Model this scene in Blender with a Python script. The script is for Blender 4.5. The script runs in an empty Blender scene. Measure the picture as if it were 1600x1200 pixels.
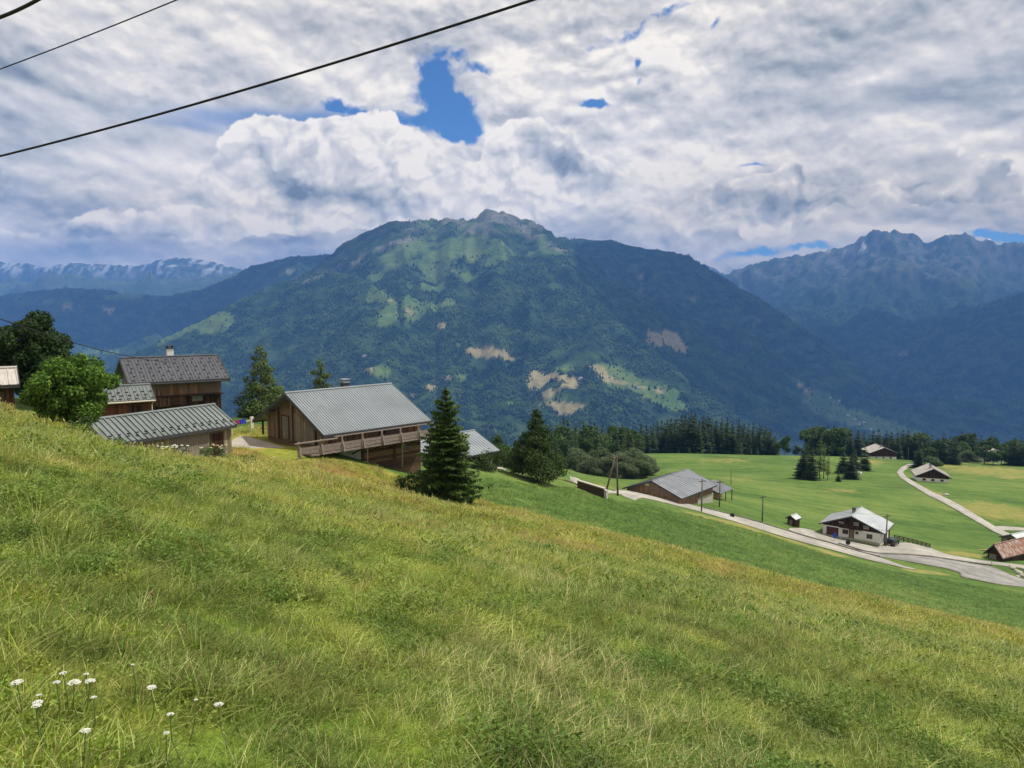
import bpy, math, random
import numpy as np
from mathutils import Vector

R = math.radians
F = 1200.0                                   # focal length in photo pixels (1600 wide)
TH = math.atan(120.0 / F)                    # camera pitch below the horizon
CT, ST = math.cos(TH), math.sin(TH)
SUN_AZ, SUN_EL = R(72), R(56)                # to the right of the view, high
scene = bpy.context.scene
COL = scene.collection

# ------------------------------------------------------------------ numbers
def ray(u, v):
    a = (u - 800) / F; b = (600 - v) / F
    return a, CT + b * ST, -ST + b * CT
def at(u, v, Y):
    x, y, z = ray(u, v); k = Y / y
    return Vector((x * k, Y, z * k))
def pix(x, y, z):
    d = y * CT - z * ST
    d = np.where(np.abs(d) < 1e-6, 1e-6, d)
    return 800 + F * x / d, 600 - F * (y * ST + z * CT) / d

def _h(ix, iy, s):
    n = (ix.astype(np.int64) * 374761393 + iy.astype(np.int64) * 668265263 + s * 974634777) & 0xFFFFFFFF
    n = ((n ^ (n >> 13)) * 1274126177) & 0xFFFFFFFF
    n = ((n ^ (n >> 16)) * 2246822519) & 0xFFFFFFFF
    return (n ^ (n >> 15)) / 4294967295.0
def vnoise(x, y, s=0):
    x = np.asarray(x, float); y = np.asarray(y, float)
    ix = np.floor(x); iy = np.floor(y); fx = x - ix; fy = y - iy
    fx = fx * fx * fx * (fx * (fx * 6 - 15) + 10); fy = fy * fy * fy * (fy * (fy * 6 - 15) + 10)
    a = _h(ix, iy, s); b = _h(ix + 1, iy, s); c = _h(ix, iy + 1, s); d = _h(ix + 1, iy + 1, s)
    return (a * (1 - fx) + b * fx) * (1 - fy) + (c * (1 - fx) + d * fx) * fy
def fbm(x, y, o=5, s=0, g=.5):
    t = 0; A = 1; n = 0
    for i in range(o):
        t = t + A * vnoise(x, y, s + i * 17); n += A; A *= g
        x, y = (x * 1.62 + y * 1.18 + 5.3), (-x * 1.18 + y * 1.62 + 9.1)
    return t / n
def ridged(x, y, o=5, s=0, g=.5):
    t = 0; A = 1; n = 0
    for i in range(o):
        v = 1 - np.abs(2 * vnoise(x, y, s + i * 13) - 1); t = t + A * v * v; n += A; A *= g
        x, y = (x * 1.62 + y * 1.18 + 1.7), (-x * 1.18 + y * 1.62 + 3.9)
    return t / n
def sstep(a, b, x):
    t = np.clip((x - a) / (b - a), 0, 1); return t * t * (3 - 2 * t)

# ------------------------------------------------------------------ meshes
def mesh_np(name, V, Fs, mats=None, smooth=False, mi=None, parent=None, attrs=None):
    """V (n,3); Fs (m,k) all of one size"""
    V = np.asarray(V, np.float32); Fs = np.asarray(Fs, np.int32)
    me = bpy.data.meshes.new(name)
    m, k = Fs.shape
    me.vertices.add(len(V)); me.vertices.foreach_set('co', V.ravel())
    me.loops.add(m * k); me.loops.foreach_set('vertex_index', Fs.ravel())
    me.polygons.add(m); me.polygons.foreach_set('loop_start', np.arange(0, m * k, k, dtype=np.int32))
    me.polygons.foreach_set('loop_total', np.full(m, k, np.int32))
    if smooth: me.polygons.foreach_set('use_smooth', np.ones(m, bool))
    for t in (mats or []): me.materials.append(t)
    if mi is not None: me.polygons.foreach_set('material_index', np.asarray(mi, np.int32))
    me.update(calc_edges=True)
    for an, av in (attrs or {}).items():
        a = me.attributes.new(an, 'FLOAT', 'POINT'); a.data.foreach_set('value', np.asarray(av, np.float32))
    o = bpy.data.objects.new(name, me); COL.objects.link(o)
    if parent: o.parent = parent
    return o

class MB:
    """collects boxes, bars, tubes; builds ONE mesh"""
    def __init__(s): s.v = []; s.f = []; s.m = []; s.cur = 0
    def mat(s, i): s.cur = i; return s
    def add(s, vs, fs):
        b = len(s.v); s.v += [tuple(p) for p in vs]
        for f in fs: s.f.append([b + i for i in f]); s.m.append(s.cur)
        return s
    def box(s, x0, y0, z0, x1, y1, z1):
        vs = [(x0,y0,z0),(x1,y0,z0),(x1,y1,z0),(x0,y1,z0),(x0,y0,z1),(x1,y0,z1),(x1,y1,z1),(x0,y1,z1)]
        return s.add(vs, [(0,3,2,1),(4,5,6,7),(0,1,5,4),(1,2,6,5),(2,3,7,6),(3,0,4,7)])
    def hexa(s, lo, hi):                       # 4 lower pts, 4 upper pts, ccw from above
        return s.add(list(lo) + list(hi), [(0,3,2,1),(4,5,6,7),(0,1,5,4),(1,2,6,5),(2,3,7,6),(3,0,4,7)])
    def bar(s, a, b, w, h=None):
        a = Vector(a); b = Vector(b); h = h or w; d = (b - a).normalized()
        up = Vector((0,0,1)) if abs(d.z) < .95 else Vector((1,0,0))
        sd = d.cross(up).normalized() * w / 2; u = sd.cross(d).normalized() * h / 2
        return s.hexa([a-sd-u, b-sd-u, b+sd-u, a+sd-u], [a-sd+u, b-sd+u, b+sd+u, a+sd+u])
    def tube(s, pts, rad, n=8, cap=True):
        pts = [Vector(p) for p in pts]; rad = rad if hasattr(rad, '__len__') else [rad] * len(pts)
        vs = []; fs = []
        for i, p in enumerate(pts):
            d = (pts[min(i+1, len(pts)-1)] - pts[max(i-1, 0)]).normalized()
            up = Vector((0,0,1)) if abs(d.z) < .9 else Vector((1,0,0))
            a = d.cross(up).normalized(); c = d.cross(a)
            for k in range(n):
                t = 2 * math.pi * k / n; vs.append(p + (a * math.cos(t) + c * math.sin(t)) * rad[i])
        for i in range(len(pts) - 1):
            for k in range(n):
                q = (k + 1) % n; fs.append((i*n+k, i*n+q, (i+1)*n+q, (i+1)*n+k))
        if cap: fs += [tuple(range(n))[::-1], tuple(range((len(pts)-1)*n, len(pts)*n))]
        return s.add(vs, fs)
    def build(s, name, mats, parent=None, smooth=False):
        me = bpy.data.meshes.new(name); me.from_pydata(s.v, [], s.f)
        for t in (mats if isinstance(mats, (list, tuple)) else [mats]): me.materials.append(t)
        me.polygons.foreach_set('material_index', s.m)
        if smooth: me.polygons.foreach_set('use_smooth', [True] * len(s.f))
        me.validate(); me.update()
        o = bpy.data.objects.new(name, me); COL.objects.link(o)
        if parent: o.parent = parent
        return o

def tag(o, label=None, cat=None, group=None, kind=None):
    if label: o['label'] = label
    if cat: o['category'] = cat
    if group: o['group'] = group
    if kind: o['kind'] = kind
    return o
def empty(name, loc, rz=0, **k):
    o = bpy.data.objects.new(name, None); COL.objects.link(o)
    o.location = loc; o.rotation_euler = (0, 0, rz); o.empty_display_size = .5
    return tag(o, **k)
def copy_tree(o, parent=None):
    c = o.copy(); COL.objects.link(c); c.parent = parent
    for ch in [q for q in KIDS.get(o.name, [])]: copy_tree(ch, c)
    return c
KIDS = {}
def kids(root):
    """remember the children of a template once (obj.children is slow)"""
    for ch in root.children:
        KIDS.setdefault(root.name, []).append(ch); kids(ch)

# ------------------------------------------------------------------ materials
class NT:
    def __init__(s, tree): s.t = tree; s.L = tree.links
    def n(s, typ, _i=None, **props):
        nd = s.t.nodes.new(typ)
        for k, v in props.items(): setattr(nd, k, v)
        for k, v in (_i or {}).items():
            inp = nd.inputs[k]
            if isinstance(v, bpy.types.NodeSocket): s.L.new(v, inp)
            elif v is not None: inp.default_value = v
        return nd
    def m(s, op, a, b=None, c=None, clamp=False):
        d = {0: a}
        if b is not None: d[1] = b
        if c is not None: d[2] = c
        return s.n('ShaderNodeMath', d, operation=op, use_clamp=clamp).outputs[0]
    def vm(s, op, a, b=None, out=0):
        d = {0: a}
        if b is not None: d[1] = b
        return s.n('ShaderNodeVectorMath', d, operation=op).outputs[out]
    def noise(s, vec, scale, detail=4, rough=.55, out=0, dim='3D', dist=0, lac=2.0):
        return s.n('ShaderNodeTexNoise', {'Vector': vec, 'Scale': scale, 'Detail': detail, 'Roughness': rough, 'Distortion': dist, 'Lacunarity': lac}, noise_dimensions=dim).outputs[out]
    def mapr(s, x, a, b, c=0.0, d=1.0, smooth=True):
        return s.n('ShaderNodeMapRange', {'Value': x, 'From Min': a, 'From Max': b, 'To Min': c, 'To Max': d}, interpolation_type='SMOOTHSTEP' if smooth else 'LINEAR').outputs[0]
    def mix(s, f, a, b, blend='MIX'):
        nd = s.n('ShaderNodeMix', data_type='RGBA', blend_type=blend)
        for i, v in ((0, f), (6, a), (7, b)):
            if isinstance(v, bpy.types.NodeSocket): s.L.new(v, nd.inputs[i])
            else: nd.inputs[i].default_value = v if i == 0 else (*v, 1) if len(v) == 3 else v
        return nd.outputs[2]
    def ramp(s, f, stops):
        nd = s.n('ShaderNodeValToRGB', {0: f}); e = nd.color_ramp.elements
        while len(e) < len(stops): e.new(.5)
        for q, (p, c) in zip(e, stops): q.position = p; q.color = (*c, 1)
        return nd.outputs[0]
    def attr(s, name): return s.n('ShaderNodeAttribute', attribute_name=name).outputs['Fac']

def new_mat(name):
    m = bpy.data.materials.new(name); m.use_nodes = True
    m.node_tree.nodes.clear(); return m, NT(m.node_tree)
def finish(nt, col, rough=.8, bump=None, bstr=.3, bdist=.05, metal=0, spec=.3, transl=0, tcol=None):
    b = nt.n('ShaderNodeBsdfPrincipled', {'Roughness': rough, 'Metallic': metal, 'Specular IOR Level': spec})
    if isinstance(col, bpy.types.NodeSocket): nt.L.new(col, b.inputs['Base Color'])
    else: b.inputs['Base Color'].default_value = (*col, 1)
    if bump is not None:
        bp = nt.n('ShaderNodeBump', {'Height': bump, 'Strength': bstr, 'Distance': bdist}); nt.L.new(bp.outputs[0], b.inputs['Normal'])
    sh = b.outputs[0]
    if transl:
        t = nt.n('ShaderNodeBsdfTranslucent')
        c = tcol if tcol is not None else col
        if isinstance(c, bpy.types.NodeSocket): nt.L.new(c, t.inputs[0])
        else: t.inputs[0].default_value = (*c, 1)
        mx = nt.n('ShaderNodeMixShader', {0: transl, 1: sh, 2: t.outputs[0]}); sh = mx.outputs[0]
    nt.n('ShaderNodeOutputMaterial', {'Surface': sh})
def pos(nt): return nt.n('ShaderNodeNewGeometry').outputs['Position']
def obj(nt): return nt.n('ShaderNodeTexCoord').outputs['Object']

def plain(name, c, rough=.7, var=.15, scale=3, metal=0, spec=.3):
    m, nt = new_mat(name); n = nt.noise(obj(nt), scale, 5)
    k = nt.mapr(n, .3, .7, 1 - var, 1 + var, False)
    col = nt.vm('SCALE', tuple(c)); nt.L.new(k, col.node.inputs['Scale'])
    finish(nt, col, rough, n, .2, .01, metal, spec); return m

def wood_mat(name, dark, light, vertical=True, plank=.2, grey=None):
    """weathered planks: boards told apart by hashing the board number; object coordinates are the building's own axes"""
    m, nt = new_mat(name); o = obj(nt)
    sp = nt.n('ShaderNodeSeparateXYZ', {0: o})
    q = nt.m('ADD', sp.outputs[0], sp.outputs[1]) if vertical else sp.outputs[2]
    other = sp.outputs[2] if vertical else nt.m('ADD', sp.outputs[0], sp.outputs[1])
    k = nt.m('DIVIDE', q, plank); fl = nt.m('FLOOR', k); fr = nt.m('FRACT', k)
    wn = nt.n('ShaderNodeTexWhiteNoise', {'W': fl}, noise_dimensions='1D').outputs[0]
    cv = nt.n('ShaderNodeCombineXYZ', {0: nt.m('MULTIPLY', q, 14), 1: nt.m('MULTIPLY', other, 1.1), 2: nt.m('MULTIPLY', wn, 30)}).outputs[0]
    g = nt.noise(cv, 1.0, 5, .6)
    big = nt.noise(o, .6, 4, .6)
    f = nt.m('ADD', nt.m('MULTIPLY', wn, .45), nt.m('MULTIPLY', g, .6))
    c = nt.mix(nt.mapr(f, .2, .85), dark, light)
    if grey: c = nt.mix(nt.mapr(big, .4, .62), c, grey)
    gap = nt.mapr(nt.m('ABSOLUTE', nt.m('SUBTRACT', fr, .5)), .43, .49, 1, .25)
    c2 = nt.vm('SCALE', c); nt.L.new(gap, c2.node.inputs['Scale'])
    finish(nt, c2, .85, nt.m('MULTIPLY', gap, nt.m('ADD', .6, nt.m('MULTIPLY', g, .4))), .6, .02, 0, .15)
    return m

def metal_roof(name, c, streak=.25, rust=None, rough=.45, metal=.35):
    m, nt = new_mat(name); o = obj(nt); sp = nt.n('ShaderNodeSeparateXYZ', {0: o})
    cv = nt.n('ShaderNodeCombineXYZ', {0: nt.m('MULTIPLY', sp.outputs[0], 5), 1: nt.m('MULTIPLY', sp.outputs[1], .8), 2: sp.outputs[2]}).outputs[0]
    st = nt.noise(cv, 1.3, 5, .65); big = nt.noise(o, .5, 5, .6)
    k = nt.m('ADD', nt.m('MULTIPLY', st, .6), nt.m('MULTIPLY', big, .4))
    col = nt.mix(nt.mapr(k, .3, .7), tuple(x * (1 - streak) for x in c), tuple(x * (1 + streak) for x in c))
    if rust:
        col = nt.mix(nt.mapr(nt.m('ADD', nt.m('MULTIPLY', st, .5), nt.m('MULTIPLY', nt.noise(o, 1.1, 6, .7), .5)), .45, .60), rust, col)
    finish(nt, col, nt.mapr(k, .3, .7, rough - .1, rough + .15), k, .1, .01, metal, .4); return m

M = {}
M['barn_wood'] = wood_mat('weathered_planks', (.09, .052, .032), (.46, .26, .135), grey=(.19, .145, .11))
M['log_wood'] = wood_mat('log_wall', (.05, .033, .02), (.19, .12, .07), vertical=False, plank=.24)
M['dark_wood'] = wood_mat('dark_planks', (.022, .013, .009), (.10, .05, .03))
M['red_wood'] = wood_mat('reddish_planks', (.09, .035, .02), (.2, .08, .045))
M['grey_wood'] = wood_mat('grey_planks', (.14, .12, .09), (.40, .32, .21), grey=(.2, .18, .155))
M['rail_wood'] = plain('silvered_rail_wood', (.23, .19, .165), .85, .25, 4)
M['beam'] = plain('dark_beam', (.07, .045, .03), .85, .3, 4)
M['white_wall'] = plain('white_render', (.78, .77, .74), .9, .06, 1.5)
M['old_plaster'] = plain('green_grey_plaster', (.30, .33, .29), .9, .15, 2)
M['roof_barn'] = metal_roof('grey_ribbed_roof', (.24, .27, .29), .12)
M['roof_house'] = metal_roof('anthracite_tile_roof', (.095, .10, .115), .15)
M['roof_low'] = metal_roof('green_grey_roof', (.17, .195, .19), .18)
M['roof_pale'] = metal_roof('pale_metal_roof', (.42, .45, .46), .12)
M['roof_mid'] = metal_roof('blue_grey_roof', (.20, .215, .235), .25)
M['roof_shingle'] = metal_roof('bleached_shingles', (.42, .39, .36), .25, rough=.85, metal=0)
M['roof_rust'] = metal_roof('rusty_sheet_roof', (.40, .36, .33), .2, rust=(.24, .10, .055), rough=.75, metal=.1)
M['fascia'] = plain('dark_fascia', (.05, .05, .055), .6, .2, 3)
M['glass'] = plain('window_glass', (.02, .022, .025), .12, .1, 1, spec=.6)
M['frame'] = plain('window_frame_wood', (.24, .17, .11), .7, .2, 5)
M['shutter_grey'] = plain('grey_shutter', (.22, .22, .22), .8, .2, 5)
M['door_red'] = plain('red_brown_door', (.10, .035, .035), .7, .15, 3)
M['concrete'] = plain('pale_concrete', (.42, .39, .35), .9, .12, 2)
M['stone'] = plain('fieldstone', (.26, .24, .21), .95, .35, 2.5)
M['pole_wood'] = plain('pole_wood', (.13, .105, .085), .9, .25, 4)
M['steel'] = plain('galvanised_steel', (.35, .36, .38), .45, .15, 5, .6)
M['black'] = plain('black_rubber', (.02, .02, .02), .6, .2, 5)
M['cable'] = plain('black_cable', (.012, .012, .018), .7, .1, 5)
M['car_paint'] = plain('dark_green_car_paint', (.018, .028, .03), .25, .05, 1, .2, .6)
M['car_glass'] = plain('car_window_glass', (.03, .04, .05), .08, .05, 1, spec=.8)
M['lamp_red'] = plain('tail_lamp_lens', (.35, .02, .02), .3, .1, 4)
M['blue_sign'] = plain('blue_sign_face', (.03, .06, .45), .5, .05, 3)
M['cloth_red'] = plain('red_cloth', (.30, .02, .04), .9, .15, 4)
M['cloth_blue'] = plain('blue_cloth', (.03, .04, .38), .9, .15, 4)
M['cream'] = plain('cream_paint', (.62, .56, .46), .8, .1, 3)
M['log_end'] = plain('cut_log_ends', (.50, .36, .22), .9, .3, 14)
M['bale'] = plain('white_wrapped_bale', (.7, .7, .68), .5, .08, 3)
M['petal'] = plain('white_petals', (.58, .59, .52), .8, .08, 30)
M['stem'] = plain('flower_stem', (.10, .16, .04), .8, .2, 10)
M['straw'] = plain('dry_straw', (.40, .34, .19), .85, .2, 10)
M['dock'] = plain('dock_seed', (.17, .10, .05), .9, .3, 30)
M['bark'] = plain('bark', (.09, .07, .055), .95, .35, 6)

def leaf_mat(name, a, b, transl=.25, scale=1.2, warm=None):
    m, nt = new_mat(name); p = obj(nt)
    rnd = nt.n('ShaderNodeObjectInfo').outputs['Random']
    isl = nt.n('ShaderNodeNewGeometry').outputs['Random Per Island']
    n = nt.noise(p, scale, 3)
    f = nt.m('ADD', nt.m('MULTIPLY', n, .7), nt.m('MULTIPLY', isl, .45))
    c = nt.mix(nt.mapr(f, .25, .9), a, b)
    k = nt.m('ADD', .78, nt.m('MULTIPLY', rnd, .44))
    c2 = nt.vm('SCALE', c); nt.L.new(k, c2.node.inputs['Scale'])
    if warm: c2 = nt.mix(nt.m('MULTIPLY', nt.m('FRACT', nt.m('MULTIPLY', rnd, 7.31)), .45), c2, warm)
    finish(nt, c2, .75, None, transl=transl, spec=.2); return m
M['spruce'] = leaf_mat('spruce_needles', (.020, .040, .014), (.065, .105, .030), .18)
M['spruce_lit'] = leaf_mat('lit_spruce_needles', (.022, .050, .013), (.10, .16, .030), .2)  # brighter copy of the spruce needles; sunlit tips are put into the colour
M['larch'] = leaf_mat('larch_needles', (.06, .10, .03), (.16, .21, .06), .3)
M['broad'] = leaf_mat('broad_leaves', (.03, .06, .014), (.08, .135, .03), .3)
M['broad_bright'] = leaf_mat('bright_broad_leaves', (.035, .09, .012), (.15, .26, .035), .3)
M['broad_grey'] = leaf_mat('willow_leaves', (.08, .115, .055), (.17, .21, .11), .3, warm=(.07, .12, .035))
M['broad_dark'] = leaf_mat('dark_broad_leaves', (.02, .045, .012), (.055, .10, .025), .25)

# ------------------------------------------------------------------ terrain (camera stands at the origin, eye 1.65 m up)
CREST = [(-500, 600), (0, 640), (60, 662), (150, 703), (260, 712), (330, 690), (362, 670), (445, 670), (470, 700), (492, 704), (515, 712), (560, 724), (605, 733), (660, 750), (700, 768), (740, 783), (850, 812), (1000, 851), (1200, 906), (1400, 951), (1600, 994), (2100, 1105)]
def crest_v(u): return np.interp(u, [c[0] for c in CREST], [c[1] for c in CREST])
ctrl = []
def PL(x, y): return -1.65 - .24 * x - .24 * y
for y in (-14, -5, 0, 8, 18, 30, 42):
    for x in (-1.0, -.7, -.35, 0, .35, .7, 1.0):
        X = x * (y + 9) if y > -6 else x * 14
        if y >= 18 and -1.1 < x < -.06: continue
        ctrl.append((X, y, PL(X, y)))
for u, v, Y in [(-350, 592, 18), (-250, 590, 30), (0, 668, 18), (0, 645, 30), (60, 690, 18), (60, 664, 31), (150, 724, 18), (150, 712, 28), (150, 712, 37), (250, 748, 18), (250, 726, 28), (250, 724, 38), (250, 730, 44), (320, 732, 46), (380, 775, 18), (380, 744, 28), (380, 727, 40), (380, 730, 49), (470, 795, 18), (470, 764, 28), (470, 742, 42), (470, 746, 51), (560, 820, 18), (560, 786, 28), (560, 764, 42), (560, 766, 51), (650, 842, 18), (650, 810, 28), (650, 787, 42), (650, 785, 53), (740, 829, 28), (740, 803, 42), (740, 797, 55), (850, 812, 56), (1000, 851, 57), (1200, 906, 50),
                (1400, 951, 51), (1600, 994, 55), (1900, 1065, 60), (2200, 1130, 60),
                (0, 625, 60), (-250, 585, 60), (100, 690, 42), (250, 655, 75), (420, 698, 66), (360, 700, 60), (405, 655, 82), (500, 700, 64), (600, 748, 62), (660, 742, 72), (700, 762, 66), (700, 740, 88), (760, 730, 100),
                (800, 765, 75), (1000, 815, 95), (1200, 862, 90), (1400, 912, 90), (1600, 952, 95), (1900, 1010, 100),
                (800, 738, 104), (780, 731, 112), (760, 727, 113), (797, 733, 113), (450, 724, 54), (838, 751, 100), (890, 745, 125), (945, 773, 132), (980, 772, 140), (1068, 790, 146), (1200, 828, 145), (1300, 853, 144), (1420, 880, 140), (1500, 893, 139), (1600, 914, 136), (1750, 935, 136),
                (1280, 832, 157), (1362, 850, 150), (1440, 858, 153), (1540, 872, 152), (1600, 884, 148),
                (980, 769, 157), (1095, 779, 160), (1120, 778, 168), (1190, 814, 150), (1150, 765, 200), (1050, 745, 210), (900, 754, 150), (900, 746, 185), (900, 738, 220), (940, 762, 155), (940, 751, 190), (980, 762, 180), (980, 748, 215), (1030, 754, 195), (870, 736, 195), (1000, 732, 270), (1000, 722, 330), (930, 726, 280), (950, 742, 220), (870, 722, 260), (800, 715, 200),
                (1050, 714, 390), (1150, 712, 400), (1250, 712, 400), (1280, 750, 262), (1330, 738, 290), (1450, 753, 270), (1480, 755, 268), (1380, 716, 388), (1404, 718, 388), (1410, 738, 325), (1560, 832, 190), (1480, 790, 215), (1600, 826, 195), (1700, 860, 170),
                (1600, 760, 275), (1600, 724, 385), (1500, 722, 390), (1800, 750, 330), (1800, 820, 210), (1950, 860, 170), (930, 722, 340), (1130, 735, 300), (1350, 790, 205), (1250, 780, 200), (1480, 835, 178)]:
    p = at(u, v, Y); ctrl.append((p.x, p.y, p.z))
for x, y, z in [(-17.4, 57.0, -11.8), (-20.5, 60, -11.85), (-15.0, 58.8, -12.1), (-25.5, 49.3, -11.2), (-21.5, 52.8, -11.7), (-28, 54, -11.6), (-19, 58, -11.8), (-31, 51, -10.8), (-23, 60, -11.9), (-60, 110, -22), (-40, 120, -27), (-20, 125, -30), (-110, 70, -3), (-120, 130, -22), (-80, 200, -62), (-30, 200, -60), (10, 170, -42), (-150, 250, -90), (-60, 320, -110), (20, 330, -85), (-150, 430, -160), (0, 450, -140),
                (80, 470, -100), (160, 470, -100), (250, 470, -100), (360, 470, -95), (450, 400, -85), (-250, 120, -5), (-250, 300, -90), (350, 250, -60), (420, 120, -70), (250, 60, -75), (200, 20, -50), (-30, 300, -90)]:
    ctrl.append((x, y, z))
C = np.array(ctrl); CS = 100.0
def _k(r2): return np.where(r2 > 0, .5 * r2 * np.log(np.maximum(r2, 1e-12)), 0)
_X = C[:, :2] / CS
_K = _k(((_X[:, None] - _X[None]) ** 2).sum(-1)) + np.eye(len(C)) * .0002
_P = np.c_[np.ones(len(C)), _X]
_A = np.block([[_K, _P], [_P.T, np.zeros((3, 3))]])
_W = np.linalg.solve(_A, np.r_[C[:, 2], 0, 0, 0])
def ground(x, y, rough=True):
    x = np.asarray(x, float); y = np.asarray(y, float); sh = x.shape
    xf = np.clip(x.ravel(), -420, 620) / CS; yf = np.clip(y.ravel(), -40, 480) / CS; out = np.empty(len(xf))
    for i in range(0, len(xf), 20000):
        q = slice(i, i + 20000)
        r2 = (xf[q, None] - _X[None, :, 0]) ** 2 + (yf[q, None] - _X[None, :, 1]) ** 2
        out[q] = _k(r2) @ _W[:len(C)] + _W[-3] + _W[-2] * xf[q] + _W[-1] * yf[q]
    z = out.reshape(sh)
    z = z - np.maximum(y - 480, 0) * .62 - np.maximum(-420 - x, 0) * .25 - np.maximum(x - 620, 0) * .3
    if rough:
        z = z + (fbm(x / 9, y / 9, 3, 5) - .5) * .32 * sstep(4, 20, np.hypot(x, y)) * (1 - sstep(55, 75, y)) + (fbm(x / 1.1, y / 1.1, 3, 9) - .5) * .12 * (1 - sstep(50, 70, y))
    return z
def gz(x, y): return float(ground(np.array([x]), np.array([y]))[0])
def hit(u, v, y0=20, y1=470):
    """where the ray through a photo point meets the ground"""
    rx, ry, rz = ray(u, v)
    Y = np.concatenate([np.linspace(y0, y1, 500)]); x = rx / ry * Y; z = rz / ry * Y
    g = ground(x, Y); d = z - g
    i = np.argmax(d < 0)
    if d[i] >= 0:
        i = int(np.argmin(d)); return rx / ry * Y[i], Y[i]
    if i == 0: return x[0], Y[0]
    t = d[i-1] / (d[i-1] - d[i]) if d[i-1] != d[i] else 0
    yy = Y[i-1] + (Y[i] - Y[i-1]) * t
    return rx / ry * yy, yy

def grid_mesh(name, X, Y, Z, mats, attrs=None, smooth=True):
    r, c = X.shape
    V = np.stack([X, Y, Z], -1).reshape(-1, 3)
    i = np.arange(r * c).reshape(r, c)
    Fs = np.stack([i[:-1, :-1], i[:-1, 1:], i[1:, 1:], i[1:, :-1]], -1).reshape(-1, 4)
    return mesh_np(name, V, Fs, mats, smooth, attrs={k: a.ravel() for k, a in (attrs or {}).items()})

# land cover of the near hillside --------------------------------------------------
def in_poly(u, v, poly):
    ins = np.zeros(u.shape, bool); n = len(poly)
    for i in range(n):
        x0, y0 = poly[i]; x1, y1 = poly[(i + 1) % n]
        if y0 == y1: continue
        c = ((y0 > v) != (y1 > v)) & (u < (x1 - x0) * (v - y0) / (y1 - y0) + x0)
        ins ^= c
    return ins
def blob(u, v, cu, cv, ru, rv, rot=0):
    c, s = math.cos(R(rot)), math.sin(R(rot)); du, dv = u - cu, v - cv
    a = (du * c + dv * s) / ru; b = (-du * s + dv * c) / rv
    return np.exp(-(a * a + b * b))
rows = np.concatenate([np.linspace(-16, 4, 24), 4 * (480 / 4) ** np.linspace(0.01, 1, 300), np.linspace(500, 1700, 24)])
s_ = np.concatenate([np.linspace(-2.2, -1.27, 50), np.linspace(-1.25, 1.25, 460), np.linspace(1.27, 2.2, 50)])
YY, SS = np.meshgrid(rows, s_, indexing='ij'); XX = SS * (np.maximum(YY, -8) + 12)
ZZ = ground(XX, YY)
U, Vv = pix(XX, YY, ZZ)
tall = sstep(-6, 6, Vv - crest_v(U) + (fbm(XX / 3, YY / 3, 3, 2) - .5) * 6); tall[YY < 8] = 1
tall[(YY > np.where(U < 460, 82, np.where(U < 700, 66, 62)))] = 0
dry = np.zeros_like(U)
far = YY > 60
for b in [(1560, 800, 70, 14, 10, 1), (1470, 775, 40, 6, 25, .6), (1540, 735, 90, 9, 3, .85), (1350, 722, 40, 5, 0, .9), (1470, 728, 30, 5, 0, .7), (1580, 745, 30, 5, 0, .9), (1190, 834, 80, 5, 16, 1.5), (1110, 812, 50, 4, 16, 1.2), (1290, 862, 40, 4, 14, 1.0), (1440, 893, 40, 3, 8, 1.3),
          (1320, 766, 60, 5, 0, .5), (1500, 866, 50, 6, 5, .8), (1130, 720, 60, 4, 0, .6), (930, 758, 60, 5, 8, .6), (1160, 748, 60, 6, 0, .4), (1480, 886, 30, 3, 10, .6), (860, 745, 40, 5, 10, .5), (430, 700, 60, 12, 0, 1.0)]:
    dry = np.maximum(dry, blob(U, Vv, *b[:5]) * b[5] * far)
dry = np.clip(dry + (fbm(XX / 14, YY / 14, 4, 30) - .5) * .5 * (dry > .05), 0, 1)

def meadow_colour(nt):
    """patchwork of greens, straw and sorrel red shared by the tall meadow and its blades"""
    p = pos(nt)
    n1 = nt.noise(p, .22, 6, .7); n2 = nt.noise(p, 1.3, 5, .65); n3 = nt.noise(p, .05, 3, .5)
    n4 = nt.noise(nt.vm('ADD', p, (37., 11., 5.)), .34, 6, .68)
    far_ = nt.mapr(nt.n('ShaderNodeSeparateXYZ', {0: p}).outputs[1], 6, 45)
    f = nt.m('ADD', nt.m('ADD', nt.m('MULTIPLY', n1, .55), nt.m('MULTIPLY', n2, .45)), nt.m('MULTIPLY', far_, .12))
    c = nt.ramp(nt.mapr(f, .34, .76, 0, 1, False), [(0, (.072, .130, .020)), (.28, (.140, .220, .027)), (.52, (.235, .29, .038)), (.78, (.37, .36, .065)), (1, (.46, .375, .12))])
    red = nt.m('MULTIPLY', nt.mapr(n4, .50, .66), nt.m('ADD', .12, nt.m('MULTIPLY', far_, .62)))
    return nt.mix(red, c, (.42, .24, .12)), p
def mown_colour(nt, p):
    b = nt.noise(p, .35, 5, .65); a = nt.noise(p, .035, 5, .6)
    return nt.ramp(nt.mapr(nt.m('ADD', nt.m('MULTIPLY', a, .5), nt.m('MULTIPLY', b, .5)), .36, .64, 0, 1, False), [(0, (.10, .185, .045)), (.5, (.16, .26, .06)), (1, (.25, .32, .09))])
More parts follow.
